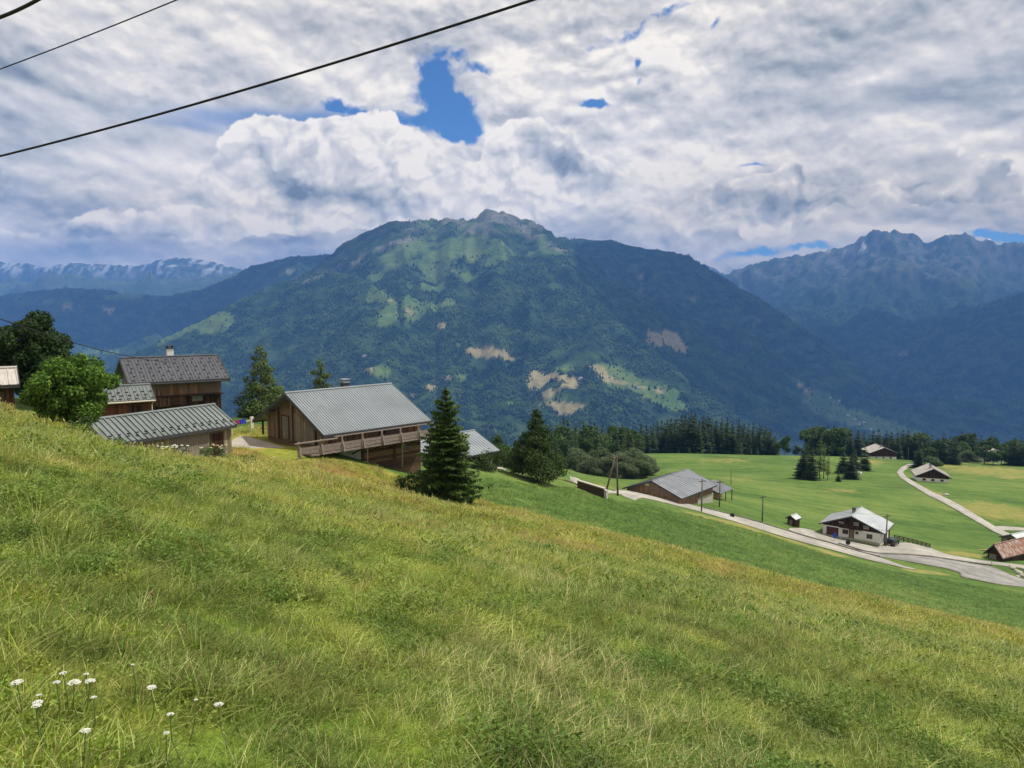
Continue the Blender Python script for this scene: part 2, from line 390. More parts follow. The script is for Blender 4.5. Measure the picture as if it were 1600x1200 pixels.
def ground_mat():
    m, nt = new_mat('hillside_turf'); mc, p = meadow_colour(nt)
    a = nt.noise(p, .035, 5, .6); b = nt.noise(p, .35, 5, .65); fine = nt.noise(p, 2.2, 4, .7)
    st = nt.n('ShaderNodeCombineXYZ', {0: nt.m('MULTIPLY', nt.n('ShaderNodeSeparateXYZ', {0: p}).outputs[0], .02), 1: nt.m('MULTIPLY', nt.n('ShaderNodeSeparateXYZ', {0: p}).outputs[1], .16), 2: 0.0}).outputs[0]
    band = nt.noise(st, 1.4, 4, .6); wv = nt.n('ShaderNodeTexWave', {'Vector': nt.vm('ADD', p, (0, 0, 0)), 'Scale': .22, 'Distortion': 3.0, 'Detail': 2.0, 'Detail Scale': .3}, wave_type='BANDS', bands_direction='Y').outputs['Fac']; band = nt.m('MULTIPLY_ADD', nt.m('SUBTRACT', wv, .5), .15, band)
    k = nt.m('ADD', nt.m('ADD', nt.m('MULTIPLY', a, .35), nt.m('MULTIPLY', b, .2)), nt.m('ADD', nt.m('MULTIPLY', band, .25), nt.m('MULTIPLY', fine, .2)))
    g = nt.ramp(nt.mapr(k, .40, .60, 0, 1, False), [(0, (.046, .090, .022)), (.35, (.078, .138, .030)), (.65, (.112, .175, .038)), (1, (.17, .205, .055))])
    d = nt.mix(nt.mapr(b, .35, .65), (.17, .20, .045), (.25, .225, .075))
    dr = nt.mapr(nt.m('ADD', nt.attr('dry'), nt.m('MULTIPLY', nt.m('SUBTRACT', b, .5), .9)), .25, .75)
    g = nt.mix(dr, g, d)
    mcd = nt.vm('SCALE', mc); mcd.node.inputs['Scale'].default_value = .75
    c = nt.mix(nt.attr('tall'), g, mcd)
    finish(nt, c, .95, nt.m('ADD', fine, nt.m('MULTIPLY', b, 2)), .8, .25, 0, .1); return m
g = grid_mesh('ground', XX, YY, ZZ, [ground_mat()], {'tall': tall, 'dry': dry})
tag(g, 'grassy alpine hillside falling away to the right', kind='structure')

# ------------------------------------------------------------------ roads
def resample(pl, n):
    p = np.array(pl, float); d = np.r_[0, np.cumsum(np.hypot(*(p[1:] - p[:-1]).T))]
    t = np.linspace(0, d[-1], n); return np.c_[np.interp(t, d, p[:, 0]), np.interp(t, d, p[:, 1])]
def slab(name, e1, e2, mat, n=60, m=5, up=.12, label=None, smoothk=2):
    """road slab between two edge lines given in world xy"""
    ii = np.linspace(0, len(e1) - 1, n); e1, e2 = np.array(e1), np.array(e2)
    A = np.stack([np.interp(ii, np.arange(len(e1)), e1[:, k]) for k in (0, 1)], 1); B = np.stack([np.interp(ii, np.arange(len(e2)), e2[:, k]) for k in (0, 1)], 1)
    for _ in range(smoothk):
        A[1:-1] = (A[:-2] + 2 * A[1:-1] + A[2:]) / 4; B[1:-1] = (B[:-2] + 2 * B[1:-1] + B[2:]) / 4
    t = np.linspace(0, 1, m)[None, :, None]; P = A[:, None] * (1 - t) + B[:, None] * t
    Z = ground(P[..., 0], P[..., 1], False) + up
    X, Y = P[..., 0], P[..., 1]
    X = np.c_[X[:, :1], X, X[:, -1:]]; Y = np.c_[Y[:, :1], Y, Y[:, -1:]]; Z = np.c_[Z[:, :1] - .6, Z, Z[:, -1:] - .6]
    ac = np.repeat(np.r_[0, np.linspace(0, 1, m), 1][None], n, 0)
    o = grid_mesh(name, X, Y, Z, [mat], {'across': ac}, smooth=False)
    return tag(o, label, kind='structure')
def hitl(pl): return [hit(u, v) for u, v in pl]
def road_mat(name, c, c2, verge=True):
    m, nt = new_mat(name); p = pos(nt)
    a = nt.noise(p, .25, 5, .65); b = nt.noise(p, 3, 3, .6)
    col = nt.mix(nt.mapr(nt.m('ADD', nt.m('MULTIPLY', a, .7), nt.m('MULTIPLY', b, .3)), .38, .62), c, c2)
    if verge:
        t = nt.attr('across'); e = nt.m('ABSOLUTE', nt.m('SUBTRACT', t, .5)); w = nt.noise(p, .9, 5, .7)
        trk = nt.mapr(nt.m('ABSOLUTE', nt.m('SUBTRACT', nt.m('ADD', e, nt.m('MULTIPLY', nt.m('SUBTRACT', a, .5), .25)), .2)), 0, .09, 1, 0)
        col = nt.mix(nt.m('MULTIPLY', trk, nt.mapr(w, .35, .6, 0, .6)), col, tuple(x * .62 for x in c))
        col = nt.mix(nt.mapr(nt.m('ADD', e, nt.m('MULTIPLY', nt.m('SUBTRACT', w, .5), .22)), .44, .5), col, (.10, .12, .035))
        pt = nt.noise(nt.vm('ADD', p, (9., 3., 1.)), .12, 4, .5); col = nt.mix(nt.mapr(pt, .56, .6, 0, .35), col, tuple(x * .7 for x in c))
    finish(nt, col, .92, b, .3, .02, 0, .2); return m
M['asphalt'] = road_mat('old_asphalt', (.20, .195, .185), (.29, .28, .265))
M['gravel_road'] = road_mat('pale_gravel', (.29, .275, .24), (.40, .38, .335))
M['kerb'] = road_mat('kerb_stone', (.09, .085, .075), (.16, .145, .13), False); M['terrace'] = road_mat('terrace_gravel', (.30, .27, .23), (.42, .38, .33), False)
slab('road', hitl([(765, 722), (797, 727), (840, 735), (874, 739), (890, 742), (905, 752), (930, 762), (955, 767), (1000, 771), (1050, 782), (1100, 794), (1142, 805), (1194, 819), (1250, 836), (1300, 849), (1350, 864), (1385, 875), (1412, 885), (1428, 889)]),
     hitl([(770, 733), (797, 737), (840, 745), (860, 747), (880, 750), (900, 757), (925, 767), (950, 774), (1000, 778), (1050, 789), (1100, 802), (1142, 814), (1194, 830), (1250, 847), (1300, 860), (1350, 874), (1385, 882), (1412, 888), (1432, 891)]), M['gravel_road'], 160, label='pale lane running down past the long barn')
slab('road', hitl([(1233, 826), (1256, 825.5), (1272, 830), (1290, 836), (1330, 846), (1372, 856), (1395, 848), (1420, 848), (1450, 855), (1476, 866), (1526, 875), (1560, 879), (1600, 884), (1700, 893), (1950, 928)]),
     hitl([(1233, 829), (1256, 837), (1272, 841.5), (1290, 846), (1330, 857.5), (1372, 865), (1395, 866), (1420, 867), (1450, 869), (1476, 873), (1526, 880), (1560, 884), (1600, 889), (1700, 899), (1950, 935)]), M['gravel_road'], 90, m=7, label='parking apron and pavement in front of the white chalet')
slab('road', hitl([(1330, 858.5), (1372, 866), (1395, 867), (1420, 868), (1450, 870), (1476, 874), (1526, 882), (1549, 885), (1566, 892), (1590, 903), (1640, 915), (1700, 922), (1950, 958)]),
     hitl([(1330, 859.5), (1372, 870), (1395, 874), (1420, 878), (1450, 884), (1479, 889), (1500, 896), (1500, 902), (1530, 908), (1560, 914), (1600, 918), (1700, 928), (1950, 965)]), M['asphalt'], 90, m=7, label='grey asphalt road widening into a bend below the rusty barn')
slab('path', hitl([(1435, 721), (1407, 730), (1400, 738), (1405, 746), (1420, 756), (1450, 775), (1482, 791), (1512, 808), (1542, 825), (1572, 840), (1610, 856)]),
     hitl([(1441, 724), (1420, 731), (1411, 737), (1415, 745), (1428, 753), (1455, 768), (1487, 783), (1517, 800), (1542, 815), (1570, 831), (1630, 852)]), M['gravel_road'], 90, up=.14, label='winding pale track climbing past the far chalets')
slab('path', hitl([(1548, 822), (1570, 822.5), (1600, 825), (1700, 832), (1950, 848)]), hitl([(1556, 829), (1572, 829.5), (1600, 829.5), (1700, 838), (1950, 855)]), M['gravel_road'], 24, up=.11, label='side track branching off to the right')
def kerb(pl, w, hgt, mat, name='kerb', label='dark kerb line between lane and road'):
    P = resample(hitl(pl), 60); P[1:-1] = (P[:-2] + 2 * P[1:-1] + P[2:]) / 4
    z = ground(P[:, 0], P[:, 1], False)
    d = np.gradient(P, axis=0); d /= np.hypot(*d.T)[:, None]; nn = np.c_[-d[:, 1], d[:, 0]] * w / 2
    X = np.stack([P[:, 0] - nn[:, 0]] * 2 + [P[:, 0] + nn[:, 0]] * 2, 1); Y = np.stack([P[:, 1] - nn[:, 1]] * 2 + [P[:, 1] + nn[:, 1]] * 2, 1)
    Z = np.stack([z - .3, z + hgt, z + hgt, z - .3], 1)
    return tag(grid_mesh(name, X, Y, Z, [mat], smooth=False), label, kind='structure')
kerb([(1100, 794.5), (1142, 805), (1194, 819), (1256, 838), (1300, 850), (1350, 865), (1375, 871)], .35, .26, M['kerb'])
kerb([(1310, 850), (1350, 862), (1376, 866), (1420, 867.5), (1476, 873.5), (1526, 881), (1549, 884.5)], .3, .26, M['kerb'], label='dark kerb line along the pavement')

# ------------------------------------------------------------------ mountains: one sheet, real depths
def prof(pts, s):
    u = 800 + s * F * 1.005
    return np.interp(u, [p[0] for p in pts], [p[1] for p in pts])
def ridge(S, Y, pts, front, back, wig=0, seed=0):
    """pts: (u, v of the skyline, depth of the ridge there)"""
    u = 800 + S * F * 1.005
    v = prof([(p[0], p[1]) for p in pts], S); D = prof([(p[0], p[2]) for p in pts], S)
    bb = (600 - v) / F; slope = (-ST + bb * CT) / (CT + bb * ST)
    zr = slope * D
    if wig: D = D + (fbm(S * 9, S * 0, 3, seed) - .5) * wig
    d = D - Y
    fr = np.where(d > 0, zr - front * d * (1 - .25 * np.clip(d / 4000, 0, 1)), zr + back * d)
    edge = np.minimum(u - pts[0][0] if pts[0][0] > -300 else 0 * u, pts[-1][0] - u if pts[-1][0] < 1690 else 0 * u)
    return fr - np.maximum(-edge, 0) * 6, d
rowm = 1250 * (17500 / 1250) ** np.linspace(0, 1, 430)
sm = np.concatenate([np.linspace(-1.9, -1.004, 80), np.linspace(-1.0, 1.0, 660), np.linspace(1.004, 1.9, 80)])
MY, MS = np.meshgrid(rowm, sm, indexing='ij'); MX = MS * MY
SUM = [(430, 470, 5600), (460, 440, 5700), (500, 410, 5800), (520, 395, 5900), (545, 375, 6000), (580, 358, 6000), (610, 348, 6000), (640, 344, 6000), (668, 344, 6000), (682, 348, 6000), (692, 341, 6000), (705, 338, 6000), (718, 343, 6000), (730, 343, 6000), (745, 342, 6000),
       (758, 336, 6000), (770, 330, 6000), (785, 331, 6000), (795, 336, 6000), (812, 343, 6000), (832, 343, 6000), (842, 349, 5900), (855, 361, 5800), (872, 371, 5700), (900, 392, 5500), (950, 430, 5300), (1000, 466, 5100), (1060, 505, 4900), (1120, 545, 4700), (1200, 598, 4500), (1280, 650, 4300), (1340, 690, 4200)]
LSP = [(60, 640, 4300), (120, 600, 4400), (200, 556, 4600), (260, 526, 4750), (330, 492, 4900), (400, 458, 5050), (450, 438, 5150), (500, 425, 5200), (560, 430, 5000), (620, 470, 4500)]
CSP = [(560, 500, 4700), (620, 470, 4900), (700, 450, 5000), (760, 440, 5100), (820, 420, 5200), (860, 425, 5100), (930, 470, 4600), (1010, 540, 4100), (1100, 610, 3700), (1180, 670, 3500)]
RBK = [(700, 380, 7200), (860, 369, 7100), (900, 373, 7000), (960, 376, 7000), (985, 384, 7000), (1010, 389, 7000), (1050, 392, 7000), (1080, 402, 6900), (1110, 420, 6800), (1130, 432, 6700), (1160, 450, 6500), (1200, 474, 6300), (1240, 500, 6100), (1280, 527, 5900), (1310, 545, 5800), (1340, 562, 5700), (1380, 598, 5600), (1440, 650, 5500)]
LBK = [(-500, 470, 8500), (0, 463, 8300), (50, 455, 8200), (110, 449, 8000), (160, 450, 8000), (210, 460, 7900), (260, 463, 7900), (320, 452, 7800), (360, 435, 7800), (395, 414, 7800), (450, 403, 7800), (480, 400, 7800), (512, 397, 7800), (560, 398, 7700), (620, 420, 7500)]
FLF = [(-500, 400, 15000), (0, 408, 14500), (40, 412, 14500), (80, 416, 14500), (120, 410, 14500), (160, 413, 14500), (200, 415, 14500), (230, 412, 14500), (262, 404, 14500), (285, 403, 14500), (310, 405, 14500), (340, 411, 14500), (360, 417, 14400), (400, 423, 14300), (470, 440, 14000)]
FL2 = [(-500, 435, 12500), (0, 445, 12000), (60, 440, 12000), (100, 427, 12000), (150, 433, 12000), (200, 440, 12000), (260, 436, 12000), (330, 432, 12000), (390, 424, 12000), (450, 436, 12000)]
FRT = [(1080, 447, 11500), (1110, 440, 11500), (1140, 425, 11500), (1170, 413, 11500), (1200, 407, 11500), (1240, 397, 11500), (1290, 391, 11500), (1320, 384, 11500), (1340, 372, 11500), (1358, 364, 11500), (1375, 367, 11500), (1392, 364, 11500), (1410, 370, 11500), (1422, 368, 11500), (1438, 380, 11500),
       (1455, 374, 11500), (1470, 367, 11500), (1492, 365, 11500), (1510, 368, 11500), (1528, 377, 11500), (1540, 372, 11500), (1552, 381, 11500), (1575, 384, 11500), (1600, 389, 11500), (1700, 372, 11500), (2100, 380, 11500)]
FR3 = [(1080, 418, 15500), (1100, 412, 15500), (1125, 424, 15500), (1140, 432, 15500)]
MRT = [(1180, 495, 8800), (1220, 480, 8800), (1270, 478, 8800), (1320, 474, 8700), (1380, 465, 8700), (1420, 466, 8700), (1460, 472, 8600), (1490, 484, 8600), (1530, 505, 8500)]
RNR = [(1300, 600, 6400), (1340, 568, 6600), (1370, 548, 6800), (1400, 530, 6900), (1440, 508, 7000), (1480, 492, 7000), (1520, 480, 7000), (1560, 467, 7000), (1600, 455, 7000), (1700, 425, 7000), (2100, 380, 7000)]
RFT = [(1300, 640, 4900), (1330, 627, 5000), (1400, 622, 5100), (1500, 622, 5100), (1600, 626, 5000), (1750, 640, 4900), (2100, 600, 4900)]
H = np.full(MX.shape, -1e5); Dm = np.full(MX.shape, 1e5); ID = np.zeros(MX.shape, int)
for k, (pts, fr, bk, wg) in enumerate([(SUM, .50, .8, 0), (LSP, .46, .5, 0), (CSP, .42, .5, 0), (RBK, .52, .9, 0), (LBK, .34, .5, 0), (FLF, .6, .8, 0), (FL2, .35, .5, 0), (FRT, .42, .8, 0), (MRT, .42, .6, 0), (RNR, .5, .6, 0), (RFT, .35, .5, 0), (FR3, .5, .8, 0)]):
    h, d = ridge(MS, MY, pts, fr, bk)
    sel = h > H; H = np.where(sel, h, H); Dm = np.where(sel, d, Dm); ID = np.where(sel, k, ID)
floor_z = -800 + 60 * fbm(MX / 900, MY / 900, 3, 77)
k_ = 90.0
H = np.where(H > floor_z, H, floor_z) + k_ * .25 * np.exp(-np.abs(H - floor_z) / k_)
away = sstep(0, 700, np.abs(Dm))
rg = ridged(MX / 1150 + .35 * fbm(MX / 600, MY / 600, 2, 4), MY / 1700, 5, 3) - .45
rg2 = ridged(MX / 330, MY / 420, 4, 41) - .4
gul = ridged(MX / 360 + .5 * fbm(MX / 700, MY / 700, 2, 6), MY / 1900 + MX / 2600, 4, 55) - .42
sc = np.clip(MY / 6000, .6, 1.8) * sstep(0, 160, H - floor_z)
H = H + sc * (rg * 320 * (.05 + .95 * away) + rg2 * 95 * (.15 + .85 * away) + (fbm(MX / 60, MY / 60, 3, 8) - .5) * 30 + gul * 130 * (.1 + .9 * away) * np.where((ID == 7) | (ID == 11), .45, 1))
H = H + (ridged(MX / 110, MY / 110, 4, 66) - .42) * 62 * sstep(420, 60, np.abs(Dm)) * (((ID == 0) & (np.abs(MS + .03) < .11)) | (ID == 7) | (ID == 5))
MU, MV = pix(MX, MY, H)
# land cover of the mountains
nz = fbm(MX / 260, MY / 260, 5, 60); nz2 = fbm(MX / 90, MY / 90, 4, 61)
mead = np.zeros_like(MU); tan = np.zeros_like(MU); rock = np.zeros_like(MU)
near = (ID <= 4) | (ID == 10)
def paint(arr, items, mask):
    for it in items:
        b = blob(MU, MV, *it[:5]) * it[5] * mask; np.maximum(arr, b, out=arr)
m012 = (ID <= 2)
paint(mead, [(760, 395, 100, 42, 0, .6), (700, 440, 90, 40, -15, .62), (640, 390, 70, 20, -25, .6), (600, 470, 60, 40, 40, .62), (610, 490, 22, 26, 40, .9), (850, 455, 60, 30, 30, .5), (580, 440, 40, 20, 0, .6), (800, 450, 60, 30, 0, .5), (760, 380, 60, 14, 0, .75), (690, 400, 60, 14, -15, .75),
             (335, 503, 30, 14, -20, 1.3), (270, 525, 50, 8, -25, 1.0), (240, 520, 14, 6, 0, 1), (598, 580, 16, 12, 0, 1.4), (985, 600, 50, 14, 10, 1.3), (960, 580, 40, 12, 10, 1.2), (1025, 620, 45, 9, 25, 1.3), (885, 575, 30, 14, 0, .7), (870, 625, 16, 10, 0, 1), (720, 590, 14, 8, 0, 1.0), (1035, 610, 30, 9, 20, 1.0), (800, 630, 18, 8, 0, .7)], m012)
paint(mead, [(480, 440, 60, 14, 0, .5), (90, 470, 70, 9, 3, .6), (200, 462, 60, 7, 5, .7), (160, 550, 40, 5, 0, 1.1), (330, 435, 40, 10, -20, .5)], ID == 4)
paint(mead, [(1250, 600, 20, 4, 40, .8), (1270, 610, 14, 8, 30, .7)], (ID == 3) | (ID == 0))
val = (floor_z + 110 > H)
paint(mead, [(1300, 640, 60, 12, 25, 1.3), (1380, 665, 60, 12, 10, 1.5), (1340, 655, 50, 12, 15, 1.3), (1290, 622, 30, 8, 30, 1.2)], np.ones_like(mead) * ((MY > 2500)))
paint(tan, [(765, 550, 42, 8, 2, 1.5), (795, 560, 16, 5, 10, 1.3), (1035, 530, 30, 9, 25, 1.4), (1060, 545, 14, 6, 20, 1.3), (700, 590, 22, 7, -15, .95), (672, 605, 18, 8, 10, 1.0), (840, 590, 26, 20, -30, .95), (880, 590, 34, 9, 5, .9), (690, 510, 8, 5, 0, 1.3), (685, 509, 6, 4, 30, 1.3), (962, 595, 46, 4, 12, 1.1), (880, 635, 22, 7, 5, .9),
            (610, 470, 5, 2, 0, 1.2), (640, 487, 4, 3, 0, 1.2), (930, 572, 24, 6, 15, .9), (1255, 605, 14, 4, 40, 1), (650, 617, 30, 7, 0, .9), (575, 578, 14, 3, -25, .9)], np.ones_like(tan) * (ID <= 3))
paint(tan, [(110, 480, 30, 5, 5, .8), (170, 484, 16, 3, 0, .7)], ID == 4)
paint(rock, [(775, 338, 46, 12, 0, .8), (700, 345, 40, 8, 0, .7), (650, 370, 45, 8, -12, .95), (600, 385, 40, 7, -25, .7), (830, 365, 30, 14, 10, .95), (870, 385, 26, 8, 10, .95), (780, 345, 60, 10, 5, .55), (560, 400, 30, 6, -30, .7), (720, 360, 40, 7, 0, .5), (500, 430, 30, 8, -20, .55), (430, 440, 30, 12, 0, .5)], np.ones_like(rock) * (ID <= 4))
paint(rock, [(1090, 470, 12, 26, -30, .5), (1180, 500, 14, 30, -30, .55), (1000, 450, 10, 24, -20, .4), (1250, 540, 8, 14, 0, .4), (1410, 560, 10, 20, 20, .5)], ID >= 3)
mead = mead + (nz - .5) * 1.1 * (mead > .03) + (nz2 - .5) * .5 * (mead > .03); tan = tan + ((nz - .5) * 1.3 + (nz2 - .5) * 1.4) * (tan > .03); rock = rock + (ridged(MX / 500 + MY / 900, MY / 260 - MX / 700, 4, 88) - .45) * .9 * (rock > .03); rock = rock + ((nz - .5) * 1.4 + (nz2 - .5) * 1.0) * (rock > .03)
mead = mead - .5 * np.clip(gul, 0, 1) * (mead > .03) * (mead < 1.1)
mead = sstep(.38, .55, mead); tan = sstep(.45, .6, tan); rock = sstep(.5, .75, rock) * .85
alpine = sstep(440, 385, MV) * (ID == 0) * sstep(.46, .60, nz * .5 + .5 * ridged(MX / 500, MY / 500, 4, 71)) * .75 * (MU < 900)
near_top = (ID == 0) * sstep(372, 352, MV); rock = np.maximum(rock, near_top * sstep(.45, .58, nz2) * .7)
mead = np.maximum(mead, alpine)
hi = ((ID == 5) | (ID == 6) | (ID == 7) | (ID == 11))
farg = hi * 1.0
snow = sstep(.56, .66, fbm(MX / 70, MY / 320, 4, 90)) * .45 * (ID == 5) * sstep(440, 415, MV) + sstep(.69, .74, fbm(MX / 160, MY / 500, 4, 93)) * .7 * (ID == 7) * sstep(400, 385, MV)
mead = np.maximum(mead, (ID == 7) * sstep(.55, .68, nz) * sstep(470, 440, MV) * .3); rock = np.maximum(rock, hi * sstep(470, 400, MV) * sstep(.35, .6, nz2) * .75)
mead = np.maximum(mead, (ID == 6) * .35)
def mount_mat():
    m, nt = new_mat('mountain_cover'); p = pos(nt)
    a = nt.noise(p, .006, 6, .65); b = nt.noise(p, .03, 4, .7)
    k = nt.m('ADD', nt.m('MULTIPLY', a, .5), nt.m('MULTIPLY', b, .5))
    md = nt.noise(p, .0085, 5, .7); fo = nt.mix(nt.mapr(md, .42, .62), (.012, .028, .014), (.040, .070, .026))
    me_ = nt.mix(nt.mapr(k, .38, .62), (.055, .105, .028), (.12, .16, .045))
    tn = nt.mix(nt.mapr(b, .3, .7), (.19, .17, .08), (.31, .26, .14))
    rk = nt.mix(nt.mapr(k, .35, .65), (.07, .075, .06), (.21, .20, .17))
    c = nt.mix(nt.attr('meadow'), fo, me_); c = nt.mix(nt.attr('rock'), c, rk); c = nt.mix(nt.attr('tan'), c, tn); c = nt.mix(nt.attr('snow'), c, (.75, .77, .8))
    finish(nt, c, .95, k, 1.0, 14, 0, .05); return m
mt = grid_mesh('mountain', MX, MY, H, [mount_mat()], {'meadow': mead, 'tan': tan, 'rock': rock, 'snow': snow})
tag(mt, 'forested mountain massif across the valley with far ridges behind', kind='structure')

# forest on the far slopes: a mass, one object
rng = np.random.default_rng(7)
def sample_grid(A, r, c): 
    i = r.astype(int); j = c.astype(int); fr = r - i; fc = c - j
    return A[i, j] * (1 - fr) * (1 - fc) + A[i + 1, j] * fr * (1 - fc) + A[i, j + 1] * (1 - fr) * fc + A[i + 1, j + 1] * fr * fc
NT_ = 800000
rr = rng.uniform(0, len(rowm) - 1.01, NT_); cc = rng.uniform(80 + 660 * .07, 80 + 660 * .93, NT_)
yy = sample_grid(MY, rr, cc)
keep = rng.random(NT_) < np.clip((yy / 6500) ** 1.0, 0, 1)
rr, cc, yy = rr[keep], cc[keep], yy[keep]
idn = ID[rr.astype(int), cc.astype(int)]
bare = np.maximum(np.maximum(sample_grid(mead, rr, cc) * .93, sample_grid(tan, rr, cc) * .985), sample_grid(rock, rr, cc))
dens = fbm(sample_grid(MX, rr, cc) / 140, yy / 140, 3, 200)
vv = sample_grid(MV, rr, cc)
ok = (yy < 8800) & (rng.random(len(rr)) > bare) & ((idn <= 4) | (idn >= 8)) & (yy > 2300) & (dens > .34 + .25 * ((vv < 400))) & (vv < 760) & (vv > 335) & (rng.random(len(rr)) < np.where(idn == 4, .5, 1) * np.where(vv < 400, .35, 1))
rr, cc, yy, idn = rr[ok], cc[ok], yy[ok], idn[ok]
x0 = sample_grid(MX, rr, cc); z0 = sample_grid(H, rr, cc); n = len(x0)
hh = rng.uniform(8, 19, n) * (1 + .5 * (rng.random(n) < .1)); rd = hh * rng.uniform(.22, .36, n); round_ = (rng.random(n) < .3)
ang = rng.uniform(0, 6.28, n)
K = 5
V = np.zeros((n, K + 2, 3), np.float32)
for k in range(K):
    t = ang + k * 2 * np.pi / K; q = rd * np.where(round_, 1.25, 1) * rng.uniform(.8, 1.2, n)
    V[:, k, 0] = x0 + q * np.cos(t); V[:, k, 1] = yy + q * np.sin(t); V[:, k, 2] = z0 + np.where(round_, hh * .3, 0)
V[:, K, 0] = x0; V[:, K, 1] = yy; V[:, K, 2] = z0 + np.where(round_, hh * .72, hh)
V[:, K + 1, 0] = x0; V[:, K + 1, 1] = yy; V[:, K + 1, 2] = z0 - 3
base = (np.arange(n) * (K + 2))[:, None]
tri = np.array([(k, (k + 1) % K, K) for k in range(K)] + [((k + 1) % K, k, K + 1) for k in range(K)])
Fs = (base[:, None] + tri[None]).reshape(-1, 3)
def forest_mat():
    m, nt = new_mat('far_forest'); p = pos(nt)
    isl = nt.n('ShaderNodeNewGeometry').outputs['Random Per Island']
    a = nt.noise(p, .0045, 4, .65)
    md = nt.noise(p, .0085, 5, .7)
    f = nt.m('ADD', nt.m('MULTIPLY', nt.mapr(a, .35, .65), .3), nt.m('MULTIPLY', nt.attr('leafy'), .14))
    f = nt.m('ADD', f, nt.m('MULTIPLY', nt.mapr(md, .42, .62), .45)); f = nt.m('ADD', f, nt.m('MULTIPLY', isl, .2))
    c = nt.mix(nt.mapr(f, .2, 1.0, 0, 1, False), (.010, .025, .013), (.085, .13, .038))
    finish(nt, c, .95, None, 0, 0, 0, .05); return m
fo = mesh_np('forest', V.reshape(-1, 3), Fs, [forest_mat()], attrs={'leafy': np.repeat(round_.astype(float), K + 2)})
tag(fo, 'distant mixed forest covering the mountain slopes across the valley', 'forest', kind='stuff')
print('far trees', n)
M['far_wall'] = plain('far_house_wall', (.6, .57, .52), .9, .1, .3); M['far_roof'] = plain('far_house_roof', (.22, .18, .16), .8, .2, .3)
def mount_hit(u, v):
    q = (np.abs(MU - u) < 4) & (np.abs(MV - v) < 3.5) & (MY > 2300)
    if not q.any(): return None
    i = np.argmin(np.where(q, MY, 1e9)); return MX.flat[i], MY.flat[i], H.flat[i]
FH = [(1301, 621, 'pale farmhouse at the top of the valley clearing'), (1312, 626, 'second pale farmhouse below the top of the valley clearing'), (1337, 655, 'small house in the upper part of the valley village'), (1344, 660, 'tiny white house in the middle of the valley village'), (1352, 658, 'small house at the right side of the valley village'),
      (1362, 668, 'small pale house between village and tree line'), (1372, 676, 'pale house just above the tree line in the valley'), (1326, 648, 'small house beside the strip of valley meadow'), (637, 485, 'tiny alpine hut in the clearing below the summit meadows'), (786, 556, 'small farm at the right end of the straw-coloured clearing'), (906, 590, 'small farm on the lower mountain meadow'), (985, 604, 'small farm roof in the green mountain clearing'), (1000, 606, 'second small farm roof in the green mountain clearing'), (571, 556, 'pale hut on the forested slope above the barn roof')]
for u, v, lb in FH:
    p = mount_hit(u, v)
    if p is None: continue
    t = empty('farmhouse', (p[0], p[1], p[2] - 2), R((u * 37) % 90), label=lb, cat='house', group='farmhouses across the valley')
    MB().add([(-9, -7, 0), (9, -7, 0), (9, 7, 0), (-9, 7, 0), (-9, -7, 8), (9, -7, 8), (9, 7, 8), (-9, 7, 8), (-9, 0, 12.6), (9, 0, 12.6)], [(0, 1, 5, 4), (1, 2, 6, 9, 5), (2, 3, 7, 6), (3, 0, 4, 8, 7), (3, 2, 1, 0)]).build('wall', M['far_wall'], t)
    MB().hexa([(-10.5, -9, 7.2), (10.5, -9, 7.2), (10.5, 0, 13.0), (-10.5, 0, 13.0)], [(-10.5, -9, 7.9), (10.5, -9, 7.9), (10.5, 0, 13.7), (-10.5, 0, 13.7)]).hexa([(-10.5, 0, 13.0), (10.5, 0, 13.0), (10.5, 9, 7.2), (-10.5, 9, 7.2)], [(-10.5, 0, 13.7), (10.5, 0, 13.7), (10.5, 9, 7.9), (-10.5, 9, 7.9)]).build('roof', M['far_roof'], t)
# ------------------------------------------------------------------ light, air and sky settings
EXPO = 0.0; SUNE = 5.0; CLT = (1.30, 1.185, 1.01); HZD = 6.5e-5; HZC = (.16, .39, .98); SKYC = (.40, .72, 1.05); BASE = .68; CBASE = .82
HOLES = [(672, 92, 26, 26, 0, 1.25), (690, 130, 34, 34, 0, 1.3), (672, 175, 46, 32, 0, 1.25), (720, 195, 36, 20, 0, 1.0), (600, 178, 60, 12, 8, .8), (530, 165, 60, 12, 5, .6), (745, 112, 26, 10, 0, .75), (725, 95, 24, 8, 20, .5), (955, 60, 56, 10, -16, .75), (1040, 18, 36, 8, -28, .7), (1000, 38, 30, 7, -30, .6), (930, 168, 22, 8, 0, .85), (1002, 132, 10, 12, 0, .7), (995, 98, 8, 12, 0, .55), (1125, 32, 14, 5, -50, .6), (1040, 165, 34, 4, -10, .45),
         (1170, 261, 26, 3, 0, .6), (890, 152, 12, 8, 0, .5), (1240, 388, 66, 8, -4, 1.0), (1175, 398, 40, 8, 0, .9), (1560, 370, 60, 7, 4, .9), (1600, 374, 40, 9, 0, .7), (895, 318, 12, 5, 0, .5), (1090, 4, 20, 5, 0, .5)]
THIN = [(400, 182, 150, 20, -2, 1.0), (520, 172, 90, 22, 0, .8), (300, 200, 80, 8, 5, .4), (560, 205, 60, 12, 0, .4)]
